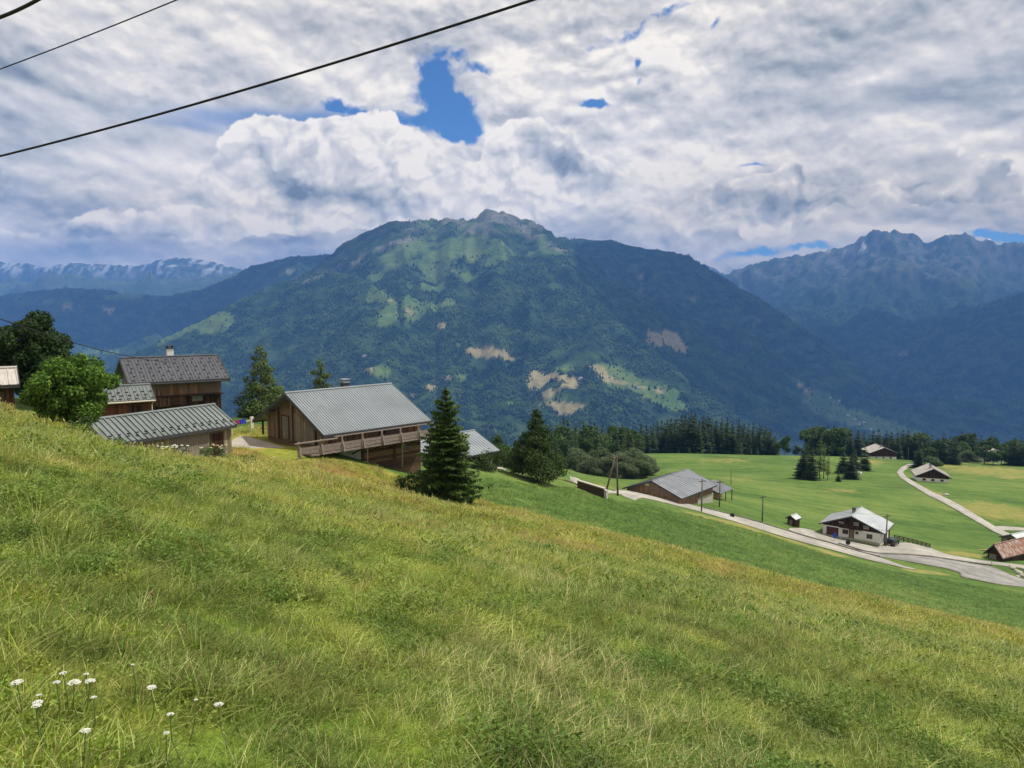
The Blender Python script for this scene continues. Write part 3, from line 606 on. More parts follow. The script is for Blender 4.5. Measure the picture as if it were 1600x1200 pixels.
SHADES = [(30, 165, 46, 50, 0, -.34), (100, 210, 30, 16, 0, -.12), (190, 140, 70, 22, 0, -.16), (180, 105, 60, 12, 0, .12), (110, 30, 120, 30, 0, .10), (300, 90, 100, 30, 0, -.05), (400, 60, 160, 40, 0, .08), (590, 110, 60, 40, 0, .20), (200, 215, 120, 14, 0, -.08), (80, 280, 140, 24, 0, .08), (280, 240, 90, 40, 0, .12), (90, 350, 150, 34, 0, -.20), (190, 345, 24, 24, 0, .32), (260, 352, 70, 14, 0, -.12), (100, 400, 200, 16, 0, -.16),
          (850, 30, 120, 40, 0, .08), (780, 120, 60, 50, 0, .14), (1050, 110, 120, 50, 0, .08), (1260, 60, 110, 50, 10, -.20), (1250, 130, 120, 18, -8, -.12), (1480, 40, 140, 40, -10, -.16), (1440, 150, 180, 24, -10, -.24), (1560, 120, 80, 30, 0, -.14), (1400, 112, 80, 9, -8, .22), (1190, 187, 90, 14, -6, -.16), (1480, 75, 90, 9, -8, .12), (1560, 105, 60, 6, 0, .12),
          (1260, 212, 150, 14, -4, .20), (1500, 215, 90, 9, 0, .12), (1000, 215, 140, 24, -6, -.05), (1560, 250, 80, 18, 0, .05), (1180, 335, 130, 22, 0, .06), (1000, 262, 100, 22, 0, .08), (950, 382, 80, 10, 0, .24), (1400, 352, 90, 10, 0, .22), (1560, 345, 80, 10, 0, -.1), (880, 90, 50, 14, 0, -.06), (420, 378, 100, 12, 0, -.10), (470, 360, 50, 7, 0, .2), (900, 330, 80, 30, 0, -.06)]
CUMU = [(400, 225, 52, 36, 0, 1.1), (460, 215, 60, 30, 0, .8), (530, 222, 50, 34, 0, .9), (590, 200, 34, 36, 0, 1.0), (630, 240, 44, 36, 0, .9), (350, 275, 36, 24, 0, .8), (450, 285, 90, 34, 0, .9), (560, 300, 90, 40, 0, .9), (645, 300, 70, 46, 0, .8), (715, 285, 50, 40, 0, .8), (790, 240, 44, 40, 0, .7), (835, 225, 40, 40, 0, .7), (880, 265, 60, 50, 0, .8), (950, 275, 60, 24, 0, .6), (380, 340, 110, 22, 0, .7), (300, 365, 80, 28, 0, .6), (520, 350, 90, 20, 0, .6), (760, 330, 120, 30, 0, .6),
        (1150, 305, 60, 26, 0, .75), (1230, 325, 80, 30, 0, .8), (1225, 275, 26, 20, 0, .6), (1430, 298, 100, 16, 0, 1.0), (1540, 305, 80, 14, 0, .8), (1540, 268, 22, 7, 0, .7), (1480, 245, 8, 16, 0, .5), (1210, 362, 70, 14, 0, .5), (160, 345, 50, 20, 0, .5), (60, 370, 110, 28, 0, .55), (1090, 352, 60, 22, 0, .4)]
CSHADE = [(470, 200, 110, 24, 0, .16), (590, 172, 40, 24, 0, .2), (640, 235, 40, 40, 0, .12), (380, 215, 50, 26, 0, .16), (440, 290, 80, 20, 6, -.30), (500, 312, 60, 20, 8, -.20), (580, 320, 70, 24, 16, -.38), (485, 235, 26, 22, 20, -.24), (560, 240, 24, 20, 0, -.08), (740, 300, 60, 40, 0, .05), (885, 245, 30, 50, 0, -.26), (930, 272, 50, 20, 0, -.22), (420, 345, 110, 14, 0, .12), (300, 388, 120, 14, 0, -.22), (80, 382, 140, 24, 0, -.24), (330, 330, 50, 14, 0, .12), (600, 368, 90, 14, 0, .02),
          (1150, 310, 60, 20, 0, -.24), (1240, 330, 70, 20, 0, -.26), (1240, 275, 30, 16, 0, -.16), (1440, 312, 120, 10, 0, -.34), (1440, 292, 90, 8, 0, -.16), (1560, 315, 70, 10, 0, -.28), (1540, 270, 20, 8, 0, -.2), (1210, 362, 24, 8, 0, .2), (1110, 340, 60, 14, 0, -.1)]
SHADE_CLOUDS = [(2650, 5900, -200, 2500, 1900, 3, 'broad white cloud high above the right-hand ridge'), (4600, 6500, 0, 1600, 1700, 4, 'heaped white cloud high above the right-hand forest slope'), (-3900, 7800, 0, 1700, 1200, 5, 'white cloud high above the left valley'), (-1500, 5900, 400, 700, 350, 6, 'small white cloud high above the left shoulder of the mountain')]
# points of the buildings were read with the horizon at v = 480; fixN turns them into the tilted camera's world
def fixN(x, Y, ze, zb):
    p = at(800 + 1200 * x / Y, 480 - 1200 * ze / Y, Y); return (p.x, Y, p.z - (ze - zb))
# ------------------------------------------------------------------ buildings
def roof_mesh(parent, RL, RW, ze, zr, mats, th=.14, rib=.27, rw=.07, rh=.045, guards=None, name='roof', over=0):
    """two slopes, local frame: x along the ridge, y across; z already relative"""
    mb = MB(); hw = RW / 2
    sl = math.hypot(hw, zr - ze); ny, nz_ = -(zr - ze) / sl, hw / sl
    for side in (0, 1):
        def P(x, t, up=0):
            y = hw * t; z = ze + (zr - ze) * t
            y += ny * up; z += nz_ * up
            if t >= 1 and up == 0: pass
            return (x, y, z) if side == 0 else (x, RW - y, z)
        mb.mat(0)
        q = [P(0, 0), P(RL, 0), P(RL, 1), P(0, 1)]; lo = [(a, b, c - th) for a, b, c in q]
        (mb.hexa(lo, q) if side == 0 else mb.hexa(lo[::-1], q[::-1]))
        if rib:
            nr = int(RL / rib)
            for i in range(nr + 1):
                x = .03 + (RL - rw - .06) * i / nr
                a = [P(x, 0, .002), P(x + rw, 0, .002), P(x + rw, .997, .002), P(x, .997, .002)]; b = [P(x + .01, 0, rh), P(x + rw - .01, 0, rh), P(x + rw - .01, .997, rh), P(x + .01, .997, rh)]
                (mb.hexa(a, b) if side == 0 else mb.hexa(a[::-1], b[::-1]))
        if guards:
            mb.mat(1); rws, step, wdt = guards
            for j, t in enumerate(rws):
                k = int(RL / step)
                for i in range(k):
                    x = (i + .5 + (.25 if j % 2 else -.0)) * RL / k
                    if x + wdt > RL: continue
                    a = [P(x, t, rh * .5), P(x + wdt, t, rh * .5), P(x + wdt, t + .015, rh * .5), P(x, t + .015, rh * .5)]
                    b = [P(x, t, rh + .05), P(x + wdt, t, rh + .05), P(x + wdt, t + .015, rh + .05), P(x, t + .015, rh + .05)]
                    (mb.hexa(a, b) if side == 0 else mb.hexa(a[::-1], b[::-1]))
    r = mb.build(name, mats, parent)
    rc = MB(); rc.tube([(-.02, hw, zr + .05), (RL + .02, hw, zr + .05)], .10, 8); rc.build('ridge_cap', mats[0], r)
    f = MB()
    for x in (-.05, RL + .0):
        for side in (0, 1):
            y0, y1 = (-.02, hw) if side == 0 else (RW + .02, hw)
            a = [(x, y0, ze - th - .12), (x + .05, y0, ze - th - .12), (x + .05, y1, zr - th - .12), (x, y1, zr - th - .12)]
            b = [(x, y0, ze + .03), (x + .05, y0, ze + .03), (x + .05, y1, zr + .03), (x, y1, zr + .03)]
            (f.hexa(a, b) if side == 0 else f.hexa(a[::-1], b[::-1]))
    f.box(.003, -.06, ze - th - .1, RL - .003, -.003, ze - .02); f.box(.003, RW + .003, ze - th - .1, RL - .003, RW + .06, ze - .02)
    f.build('bargeboard', M['fascia'], parent)
    return r
def walls(parent, RL, RW, ze, zr, og, oe, mat, z0=-3.0, zsplit=None, mat2=None, th=.14, name='wall', og2=None):
    hw = RW / 2; x0, x1, y0, y1 = og, RL - (og2 if og2 is not None else og), oe, RW - oe
    zt = lambda y: ze + (zr - ze) * (min(y, RW - y) / hw) - th - .012
    if zsplit is None or mat2 is None:
        mb = MB()
        vs = [(x0, y0, z0), (x0, y1, z0), (x0, y1, zt(y1)), (x0, hw, zt(hw)), (x0, y0, zt(y0))]; n = 5
        vs += [(x1, b, c) for a, b, c in vs]
        mb.add(vs, [(0, 4, 3, 2, 1), (5, 6, 7, 8, 9), (0, 5, 9, 4), (1, 2, 7, 6), (4, 9, 8, 3), (2, 3, 8, 7), (0, 1, 6, 5)])
        return mb.build(name, mat, parent)
    lo = MB().box(x0, y0, z0, x1, y1, zsplit).build(name, mat2, parent)
    p = .03; x0 -= p; x1 += p; y0 -= p; y1 += p; z0 = zsplit
    zl = max(zt(y0), z0 + .02)
    mb = MB(); vs = [(x0, y0, z0), (x0, y1, z0), (x0, y1, zl), (x0, hw, zt(hw)), (x0, y0, zl)]
    vs += [(x1, b, c) for a, b, c in vs]
    mb.add(vs, [(0, 4, 3, 2, 1), (5, 6, 7, 8, 9), (0, 5, 9, 4), (1, 2, 7, 6), (4, 9, 8, 3), (2, 3, 8, 7), (0, 1, 6, 5)])
    return mb.build(name, mat, parent), lo
def window(parent, wall, c, w, h, frame='frame', pane='glass', name='window', proud=.03):
    """wall 'g' = gable at x=c0, 'l' = long near side at y=c0; c = (plane, along, z)"""
    pl, a, z = c
    def B(mb, a0, z0, a1, z1, d0, d1):
        return mb.box(pl - d1, a0, z0, pl - d0, a1, z1) if wall == 'g' else mb.box(a0, pl - d1, z0, a1, pl - d0, z1)
    f = MB(); t = .07
    B(f, a - w/2 - t, z - h/2 - t, a - w/2, z + h/2 + t, .003, proud + .03); B(f, a + w/2, z - h/2 - t, a + w/2 + t, z + h/2 + t, .003, proud + .03)
    B(f, a - w/2, z - h/2 - t, a + w/2, z - h/2, .003, proud + .03); B(f, a - w/2, z + h/2, a + w/2, z + h/2 + t, .003, proud + .03)
    B(f, a - .025, z - h/2, a + .025, z + h/2, .006, proud + .02)
    o = f.build(name, M[frame], parent)
    B(MB(), a - w/2, z - h/2, a + w/2, z + h/2, .002, .012 + .003).build('pane', M[pane], o)
    return o
def door(parent, wall, c, w, h, mat, name='door'):
    pl, a, z0 = c; m = MB()
    def B(mb, a0, z0, a1, z1, d0, d1):
        return mb.box(pl - d1, a0, z0, pl - d0, a1, z1) if wall == 'g' else mb.box(a0, pl - d1, z0, a1, pl - d0, z1)
    n = max(3, int(w / .22))
    for i in range(n):
        B(m, a - w/2 + w * i / n + .008, z0, a - w/2 + w * (i + 1) / n - .008, z0 + h, .004, .035)
    d = m.build(name, mat, parent)
    f = MB(); t = .1
    B(f, a - w/2 - t, z0, a - w/2, z0 + h + t, .003, .07); B(f, a + w/2, z0, a + w/2 + t, z0 + h + t, .003, .07); B(f, a - w/2, z0 + h, a + w/2, z0 + h + t, .003, .07)
    f.build('door_frame', M['beam'], d)
    B(MB(), a + w/2 - .18, z0 + h * .45, a + w/2 - .10, z0 + h * .45 + .14, .04, .08).build('handle', M['steel'], d)
    return d
def chimney(parent, x, y, z0, z1, w=.55, mat='white_wall', cap='steel'):
    c = MB().box(x - w/2, y - w/2, z0, x + w/2, y + w/2, z1).build('chimney', M[mat], parent)
    k = MB(); k.box(x - w/2 - .06, y - w/2 - .06, z1 + .003, x + w/2 + .06, y + w/2 + .06, z1 + .09)
    for a in (-1, 1):
        for b in (-1, 1): k.box(x + a * w*.4 - .04, y + b * w*.4 - .04, z1 + .093, x + a * w*.4 + .04, y + b * w*.4 + .04, z1 + .3)
    k.box(x - w/2 - .1, y - w/2 - .1, z1 + .303, x + w/2 + .1, y + w/2 + .1, z1 + .36)
    k.build('chimney_cap', M[cap], c); return c

# --- the big barn with the balcony
def big_barn():
    zb = -13.6; N = (-15.24, 62.0); yaw = R(45.6); RL, RW = 11.4, 12.0; ze, zr = -10.33 - zb, -7.37 - zb; fl = -11.62 - zb
    t = empty('barn', fixN(N[0], N[1], -10.33, zb), yaw, label='large weathered wooden barn with grey ribbed roof and long railed balcony', cat='barn')
    roof_mesh(t, RL, RW, ze, zr, [M['roof_barn'], M['fascia']], rib=.26, rw=.08, rh=.05)
    walls(t, RL, RW, ze, zr, .9, 1.1, M['barn_wood'], zsplit=fl - .1, mat2=M['log_wood'], z0=-2.5, og2=.4)
    X = .87
    # boarded sliding doors standing proud of the gable, and the dark gap between
    door(t, 'g', (X, 7.6, fl), 1.1, 2.0, M['grey_wood']).name = 'door'
    m = MB()
    for i in range(14): m.box(X - .045 - .012 * (i % 2), 2.75 + i * .24, fl - .02, X - .005, 2.75 + i * .24 + .225, fl + 1.25 + .10 * i if i < 13 else fl + 2.4)
    m.build('barn_door', M['grey_wood'], t)
    for y in (.35, 2.5, 6.2, 8.7, 11.65): MB().box(X - .14, y - .08, fl - .1, X - .006, y + .08, min(zr, ze + (zr - ze) * min(y, RW - y) / 6) - .3).build('beam', M['beam'], t)
    for y in (.6, 3.0, 6.0, 9.0, 11.4):
        zz = ze + (zr - ze) * min(y, RW - y) / 6 - .32; MB().box(.02, y - .07, zz - .1, X - .145, y + .07, zz + .04).build('purlin', M['beam'], t)
    # plaster bay and undercroft door on the lower storey
    MB().box(1.35, 1.0, -2.4, 4.3, 1.1 - .004, fl - .38).build('plaster_bay', M['old_plaster'], t)
    for x in (4.45, 7.9): MB().box(x, .98, .0, x + .17, 1.095, fl - .38).build('lower_post', M['beam'], t)
    window(t, 'l', (1.09, 9.2, fl - 1.1), .7, .6)
    window(t, 'l', (1.06, 6.6, fl + .55), .8, .5, pane='glass')
    # balcony
    b = MB()
    b.box(-1.6, -.62, fl - .16, RL + .1, 1.05, fl - .02)
    for i in range(26): b.box(-1.58 + i * .5, -.66, fl - .015, -1.58 + i * .5 + .47, 1.06, fl + .015)
    bal = b.build('balcony', M['rail_wood'], t)
    r = MB()
    r.bar((-3.0, -.72, fl + 1.02), (.9, -.72, fl + 1.02), .16, .09); r.bar((.75, -.55, fl + 1.14), (RL + .1, -.55, fl + 1.14), .12, .07)
    r.bar((-1.6, -.72, fl - .09), (RL + .1, -.72, fl - .09), .14, .12)
    r.build('handrail', M['rail_wood'], bal)
    m = MB()
    xs = [-2.6, -.6, 1.4, 3.4, 5.4, 7.4, 9.4, 11.2]
    for a, c in zip(xs[:-1], xs[1:]):
        m.box(a + .12, -.70, fl + .12, c - .12, -.65, fl + .36); m.box(a + .12, -.70, fl + .385, c - .12, -.65, fl + .62)
    m.build('parapet_board', M['rail_wood'], bal)
    for x in xs:
        p = MB(); p.box(x - .07, -.64, fl - .15, x + .07, -.52, fl + 1.1)
        p.hexa([(x - .05, -.98, fl - .12), (x + .05, -.98, fl - .12), (x + .05, -.73, fl - .12), (x - .05, -.73, fl - .12)], [(x - .05, -.76, fl + .75), (x + .05, -.76, fl + .75), (x + .05, -.725, fl + .75), (x - .05, -.725, fl + .75)])
        p.build('baluster', M['rail_wood'], bal)
    for x, dx in ((3.9, .5), (7.6, .55)):
        MB().bar((x, -.6, fl - .1), (x + dx, .2, -.6), .12).build('prop', M['rail_wood'], bal)
    m = MB()
    for x in xs[1:]: m.bar((x, 1.06, fl - .9), (x, -.5, fl - .22), .1)
    m.build('bracket', M['beam'], bal)
    # chimney on the far slope
    chimney(t, 7.0, 7.4, zr - .9, zr + .35, .6, 'fascia', 'steel')
big_barn()
# terrace in front of the gable
def terrace():
    P = [(-27.5, 66), (-19.8, 59.2), (-17.2, 62.2), (-24.8, 70.5)]
    m = MB(); z = -11.86
    m.hexa([(x, y, z - 1.6) for x, y in P], [(x, y, z) for x, y in P])
    tag(m.build('terrace', M['terrace']), 'pale gravel terrace in front of the barn gable', kind='structure')
terrace()

def house():
    zb = -11.6; t = empty('house', fixN(-37.5, 75, -7.42, zb), R(35), label='brown timber house with dark tiled roof and white chimney', cat='house')
    RL, RW, ze, zr = 9.7, 9.2, -7.42 - zb, -5.25 - zb
    roof_mesh(t, RL, RW, ze, zr, [M['roof_house'], M['fascia']], rib=.32, rw=.08, rh=.05, guards=([.06, .22, .38, .54, .70, .86], .86, .2), th=.22)
    walls(t, RL, RW, ze, zr, .7, 1.0, M['barn_wood'], zsplit=ze - 1.55, mat2=M['dark_wood'])
    window(t, 'l', (.99, 6.6, ze - 1.95), .95, .6, pane='shutter_grey'); window(t, 'g', (.66, 4.6, ze - .6), .9, .9); window(t, 'l', (.99, 3.4, ze - 2.3), .8, .6)
    m = MB(); m.box(.2, .2, ze - 1.66, RL - .6, .96, ze - 1.56)
    b = m.build('balcony', M['dark_wood'], t)
    m = MB()
    for i in range(34): m.box(.25 + i * .15, .18, ze - 2.5, .25 + i * .15 + .11, .205, ze - 1.7)
    m.build('balustrade', M['dark_wood'], b)
    chimney(t, 4.9, 4.9, zr - .8, zr + .85, .62, 'white_wall', 'fascia')
    MB().tube([(RL - .35, -.05, ze - .22), (.05, -.05, ze - .22)], .06, 6).build('gutter', M['fascia'], t)
house()
def annex():
    zb = -11.6; t = empty('annex', fixN(-35.2, 64.0, -8.0, zb), R(35), label='low reddish annex with tiled roof between bush and timber house', cat='outbuilding')
    RL, RW, ze, zr = 5.1, 4.4, -8.0 - zb, -6.9 - zb
    roof_mesh(t, RL, RW, ze, zr, [M['roof_low'], M['black']], rib=.3, guards=([.08, .3, .52], .62, .26))
    walls(t, RL, RW, ze, zr, .35, .4, M['red_wood'])
    door(t, 'l', (.4, 3.6, 1.2), .9, 1.9, M['dark_wood'])
    MB().tube([(0, -.06, ze - .12), (RL, -.06, ze - .12)], .07, 8).build('gutter', M['cream'], t)
    MB().tube([(RL - .12, .0, ze - .18), (RL - .25, .34, ze - .5), (RL - .25, .36, 1)], .05, 8).build('downpipe', M['cream'], t)
annex()
def low_barn():
    zb = -12.0; t = empty('barn', fixN(-27.0, 51.2, -9.15, zb), R(58), label='low plank barn with green-grey ribbed roof below the timber house', cat='barn')
    RL, RW, ze, zr = 10.5, 5.2, -9.15 - zb, -7.75 - zb
    roof_mesh(t, RL, RW, ze, zr, [M['roof_low'], M['black']], rib=.42, rw=.11, rh=.08, guards=([.14, .24], .62, .22))
    walls(t, RL, RW, ze, zr, .25, .35, M['grey_wood'])
    door(t, 'l', (.35, 8.9, .3), 1.0, 2.0, M['dark_wood'])
low_barn()
def left_shed():
    p = at(30, 600, 52); zb = p.z - 2.2; t = empty('shed', (p.x - 9 * math.cos(R(35)), p.y - 9 * math.sin(R(35)), zb), R(35), label='dark shed with beige roof behind the left bush', cat='shed')
    roof_mesh(t, 9, 4.5, 2.2, 3.15, [M['roof_shingle'], M['black']], rib=.5)
    walls(t, 9, 4.5, 2.2, 3.15, .3, .4, M['dark_wood'])
    door(t, 'l', (.4, 7.4, -.3), 1.2, 1.9, M['beam'])
left_shed()
def slate_house():
    zb = -22.6; t = empty('house', fixN(-9.9, 91.5, -18.6, zb), R(45), label='house with blue-grey roof half hidden behind the near spruce', cat='house')
    RL, RW, ze, zr = 12, 10, -18.6 - zb, -16.5 - zb
    roof_mesh(t, RL, RW, ze, zr, [M['roof_barn'], M['black']], rib=.5)
    walls(t, RL, RW, ze, zr, .6, .9, M['stone'])
    window(t, 'l', (.9, 9.8, ze - 1.4), .9, .9); window(t, 'l', (.9, 7.2, ze - 1.4), .9, .9); window(t, 'g', (.6, 5, ze - .6), .9, .9)
    door(t, 'l', (.9, 5.0, .2), 1.0, 2.1, M['dark_wood'])
slate_house()
def mid_barn():
    zb = -38.2; t = empty('barn', fixN(32.2, 146, -36.4, zb), R(49), label='long plank barn with two-toned grey roof beside the lane', cat='barn')
    RL, RW, ze, zr = 15.2, 13.4, -36.4 - zb, -33.9 - zb
    roof_mesh(t, RL, RW, ze, zr, [M['roof_mid'], M['black']], rib=.9, rw=.08, rh=.06)
    walls(t, RL, RW, ze, zr, .5, .7, M['barn_wood'])
    window(t, 'g', (.5, 8.0, zr - 1.0), .9, .5, pane='cream'); door(t, 'g', (.5, 9.5, -.4), 2.4, 1.7, M['log_wood']); door(t, 'l', (.7, 9.5, -.6), 2.2, 1.6, M['grey_wood'])
    MB().box(8.0, .60, -2.4, 14.7, .69, .15).build('plinth', M['concrete'], t)
mid_barn()
def lean_to():
    p = at(1125, 776, 163); g0 = gz(p.x, p.y); t = empty('shelter', (p.x, p.y, g0), R(49), label='small open wood shelter with lean-to roof behind the long barn', cat='shelter')
    m = MB(); h1, h2 = 1.5, 2.9
    q = [(0, 0, h1), (6.5, 0, h1), (6.5, 4.6, h2), (0, 4.6, h2)]; m.hexa([(a, b, c - .12) for a, b, c in q], q)
    for i in range(12): 
        x = .1 + i * .55; m.hexa([(x, 0, h1 + .002), (x + .07, 0, h1 + .002), (x + .07, 4.6, h2 + .002), (x, 4.6, h2 + .002)], [(x, 0, h1 + .06), (x + .07, 0, h1 + .06), (x + .07, 4.6, h2 + .06), (x, 4.6, h2 + .06)])
    m.build('roof', M['roof_mid'], t)
    for x, y, h in ((.2, .2, h1), (6.3, .2, h1), (.2, 4.4, h2), (6.3, 4.4, h2), (3.2, .2, h1)):
        MB().box(x - .08, y - .08, -1.2, x + .08, y + .08, h - .06).build('post', M['beam'], t)
    MB().box(.3, 4.3, -1.2, 6.2, 4.36, h2 - .2).build('back_wall', M['dark_wood'], t)
    s = MB(); rnd = random.Random(4)
    for i in range(7):
        for j in range(4):
            y = .9 + i * .38 + (.19 if j % 2 else 0); s.tube([(.9, y, .15 + j * .33), (2.8, y, .15 + j * .33)], .18, 8)
    o = s.build('log_pile', M['log_end']); o.location = (p.x, p.y, g0); o.rotation_euler = (0, 0, R(49))
    tag(o, 'tan stack of cut logs under the open wood shelter', 'log pile')
lean_to()
def chalet():
    zb = -46.0; t = empty('chalet', fixN(71.8, 148.0, -43.66, zb), R(53), label='white walled chalet with dark timber gable and pale grey roof by the road', cat='chalet')
    RL, RW, ze, zr = 9.0, 12.5, -43.66 - zb, -41.15 - zb
    roof_mesh(t, RL, RW, ze, zr, [M['roof_pale'], M['black']], rib=.6, rw=.05, rh=.03)
    hw = RW / 2; og, oe = .9, .6; lo = 2.25
    m = MB(); m.box(og, .95, -2.0, RL - .5, RW - oe, lo); m.box(og, .95, lo, RL - .5, RW - oe, lo + .02); m.build('wall', M['white_wall'], t)
    zt = lambda y: ze + (zr - ze) * min(y, RW - y) / hw - .16
    m = MB(); vs = [(og - .04, .5, 2.0), (og - .04, RW - .5, 2.0), (og - .04, RW - .5, zt(RW - .5) if zt(RW-.5) > 2.02 else 2.03), (og - .04, hw, zt(hw)), (og - .04, .5, max(zt(.5), 2.03))]
    vs += [(RL - .45, b, c) for a, b, c in vs]
    m.add(vs, [(0, 4, 3, 2, 1), (5, 6, 7, 8, 9), (0, 5, 9, 4), (1, 2, 7, 6), (4, 9, 8, 3), (2, 3, 8, 7), (0, 1, 6, 5)]); m.build('timber_gable', M['dark_wood'], t)
    # garage, windows, door of the ground floor; light windows in the timber
    door(t, 'g', (og, RW - 2.5, -.1), 2.1, 1.75, M['door_red'], 'garage_door')
    window(t, 'g', (og, 7.5, 1.2), .95, .8); window(t, 'g', (og, 2.9, 1.05), .95, .8); window(t, 'g', (og, 5.3, 1.35), .45, .45)
    door(t, 'g', (og, 6.3, -.05), .8, 1.9, M['frame'])
    for y, z in ((8.3, 2.85), (5.5, 3.15), (3.6, 2.75)): window(t, 'g', (og - .04, y, z), .8, .5, frame='cream', pane='shutter_grey')
    b = MB(); b.box(og - .85, 4.2, 2.12, og - .045, 8.6, 2.22); bal = b.build('balcony', M['dark_wood'], t)
    r = MB(); r.box(og - .9, 4.2, 2.9, og - .82, 8.6, 2.98)
    for i in range(30): r.box(og - .88, 4.22 + i * .148, 2.22, og - .85, 4.22 + i * .148 + .1, 2.9)
    r.build('balustrade', M['dark_wood'], bal)
    MB().box(og - .06, .98, -2, og - .004, RW - .62, .06).build('plinth', M['concrete'], t)
    chimney(t, 4.2, hw + .5, zr - .6, zr + .45, .6, 'stone', 'fascia')
    for x in (2.0, 6.5): MB().box(x - .09, .25, -1.5, x + .09, .43, ze - .02).build('porch_post', M['beam'], t)
    window(t, 'l', (.95, 6.5, 1.2), .9, .9)
chalet()
def far_chalet(N, yaw, RL, RW, ze, zr, zb, label, wallmat):
    t = empty('chalet', fixN(N[0], N[1], ze, zb), yaw, label=label, cat='chalet'); ze -= zb; zr -= zb
    roof_mesh(t, RL, RW, ze, zr, [M['roof_shingle'], M['black']], rib=1.2, rw=.12, rh=.06, th=.25)
    lo = 1.45
    hw = RW / 2; og = .9
    MB().box(og, .8, -2, RL - .5, RW - .8, lo).build('wall', M[wallmat], t)
    zt = lambda y: ze + (zr - ze) * min(y, RW - y) / hw - .27
    m = MB(); z0 = min(lo - .1, zt(.6) - .03); vs = [(og - .05, .6, z0), (og - .05, RW - .6, z0), (og - .05, RW - .6, zt(.6)), (og - .05, hw, zt(hw)), (og - .05, .6, zt(.6))]
    vs += [(RL - .45, b, c) for a, b, c in vs]
    m.add(vs, [(0, 4, 3, 2, 1), (5, 6, 7, 8, 9), (0, 5, 9, 4), (1, 2, 7, 6), (4, 9, 8, 3), (2, 3, 8, 7), (0, 1, 6, 5)]); m.build('timber_gable', M['dark_wood'] if wallmat == 'white_wall' else M['grey_wood'], t)
    for y in (RW * .25, RW * .5, RW * .74): window(t, 'g', (og, y, .75), .9, .65)
    chimney(t, 3.5, hw + .6, zr - .6, zr + .6, .7, 'concrete', 'fascia')
far_chalet((153.5, 268), R(71), 10.5, 11.6, -59.7, -56.7, -61.7, 'low old chalet with bleached roof and white ground floor right of the winding track', 'white_wall')
far_chalet((195.5, 388), R(86), 12, 14.5, -73.9, -71.0, -77.2, 'farthest pale-roofed chalet against the dark tree line', 'white_wall')
def rust_barn():
    zb = -50.9; t = empty('barn', fixN(95.6, 149.6, -48.95, zb), R(27), label='low dark barn with rusty sheet-metal roof by the road bend', cat='barn')
    RL, RW, ze, zr = 13.7, 3.9, -48.95 - zb, -46.6 - zb
    roof_mesh(t, RL, RW, ze, zr, [M['roof_rust'], M['black']], rib=.8, rw=.05, rh=.03)
    walls(t, RL, RW, ze, zr, .6, .5, M['dark_wood'])
    door(t, 'g', (.6, 2.3, .2), 1.4, 1.9, M['stone']); door(t, 'l', (.5, 5, .2), 2, 1.8, M['beam'])
rust_barn()
def pale_barn():
    p = at(1598, 838, 164); zb = p.z - 3.4; t = empty('shed', (p.x, p.y, zb), R(27), label='whitish metal-roofed shed just behind the rusty barn', cat='shed')
    roof_mesh(t, 9, 5, 2.0, 3.1, [M['roof_pale'], M['black']], rib=.5); walls(t, 9, 5, 2.0, 3.1, .3, .3, M['grey_wood']); door(t, 'g', (.3, 2.5, .3), 1.5, 1.8, M['beam'])
pale_barn()
def hut():
    x, y = hit(1250, 826); zb = gz(x, y); t = empty('hut', (x - 1.1, y - .3, zb), R(40), label='tiny dark hut with white roof on the lane edge beside the chalet', cat='hut')
    roof_mesh(t, 2.5, 2.3, 1.95, 2.6, [M['roof_pale'], M['black']], rib=.5); walls(t, 2.5, 2.3, 1.95, 2.6, .3, .3, M['dark_wood'], z0=-.5)
    door(t, 'g', (.3, 1.15, .1), .7, 1.5, M['grey_wood'])
hut()
def far_edge_hut():
    p = at(1572, 706, 392); t = empty('chalet', (p.x, p.y, p.z - 3), R(80), label='sliver of a chalet roof among trees at the far right edge', cat='chalet')
    roof_mesh(t, 9, 10, 2.2, 4, [M['roof_shingle'], M['black']], rib=1.2); walls(t, 9, 10, 2.2, 4, .5, .6, M['white_wall']); window(t, 'g', (.5, 5, 1), 1, .8)
far_edge_hut()

# ------------------------------------------------------------------ walls, poles, signs, car, boulders
def low_wall():
    a = hit(903, 762); b = hit(945, 779); A = Vector((a[0], a[1], gz(*a))); B = Vector((b[0], b[1], gz(*b)))
    m = MB(); n = Vector((A.y - B.y, B.x - A.x, 0)).normalized() * .2
    m.hexa([A - n - Vector((0,0,1)), B - n - Vector((0,0,1)), B + n - Vector((0,0,1)), A + n - Vector((0,0,1))], [A - n + Vector((0,0,1.0)), B - n + Vector((0,0,1.35)), B + n + Vector((0,0,1.35)), A + n + Vector((0,0,1.0))])
    o = m.build('retaining_wall', M['beam']); tag(o, 'low dark retaining wall under the lane by the two-legged pole', 'wall')
    c = MB(); n2 = n * 1.35
    c.hexa([A - n2 + Vector((0,0,1.005)), B - n2 + Vector((0,0,1.355)), B + n2 + Vector((0,0,1.355)), A + n2 + Vector((0,0,1.005))], [A - n2 + Vector((0,0,1.15)), B - n2 + Vector((0,0,1.5)), B + n2 + Vector((0,0,1.5)), A + n2 + Vector((0,0,1.15))])
    c.build('coping', M['concrete'], o)
    e = MB(); d = (B - A).normalized() * .35
    e.hexa([B - n2 + d*.02 - Vector((0,0,1)), B - n2 + d - Vector((0,0,1)), B + n2 + d - Vector((0,0,1)), B + n2 + d*.02 - Vector((0,0,1))], [B - n2 + d*.02 + Vector((0,0,1.3)), B - n2 + d + Vector((0,0,1.3)), B + n2 + d + Vector((0,0,1.3)), B + n2 + d*.02 + Vector((0,0,1.3))])
    e.build('end_pier', M['concrete'], o)
low_wall()
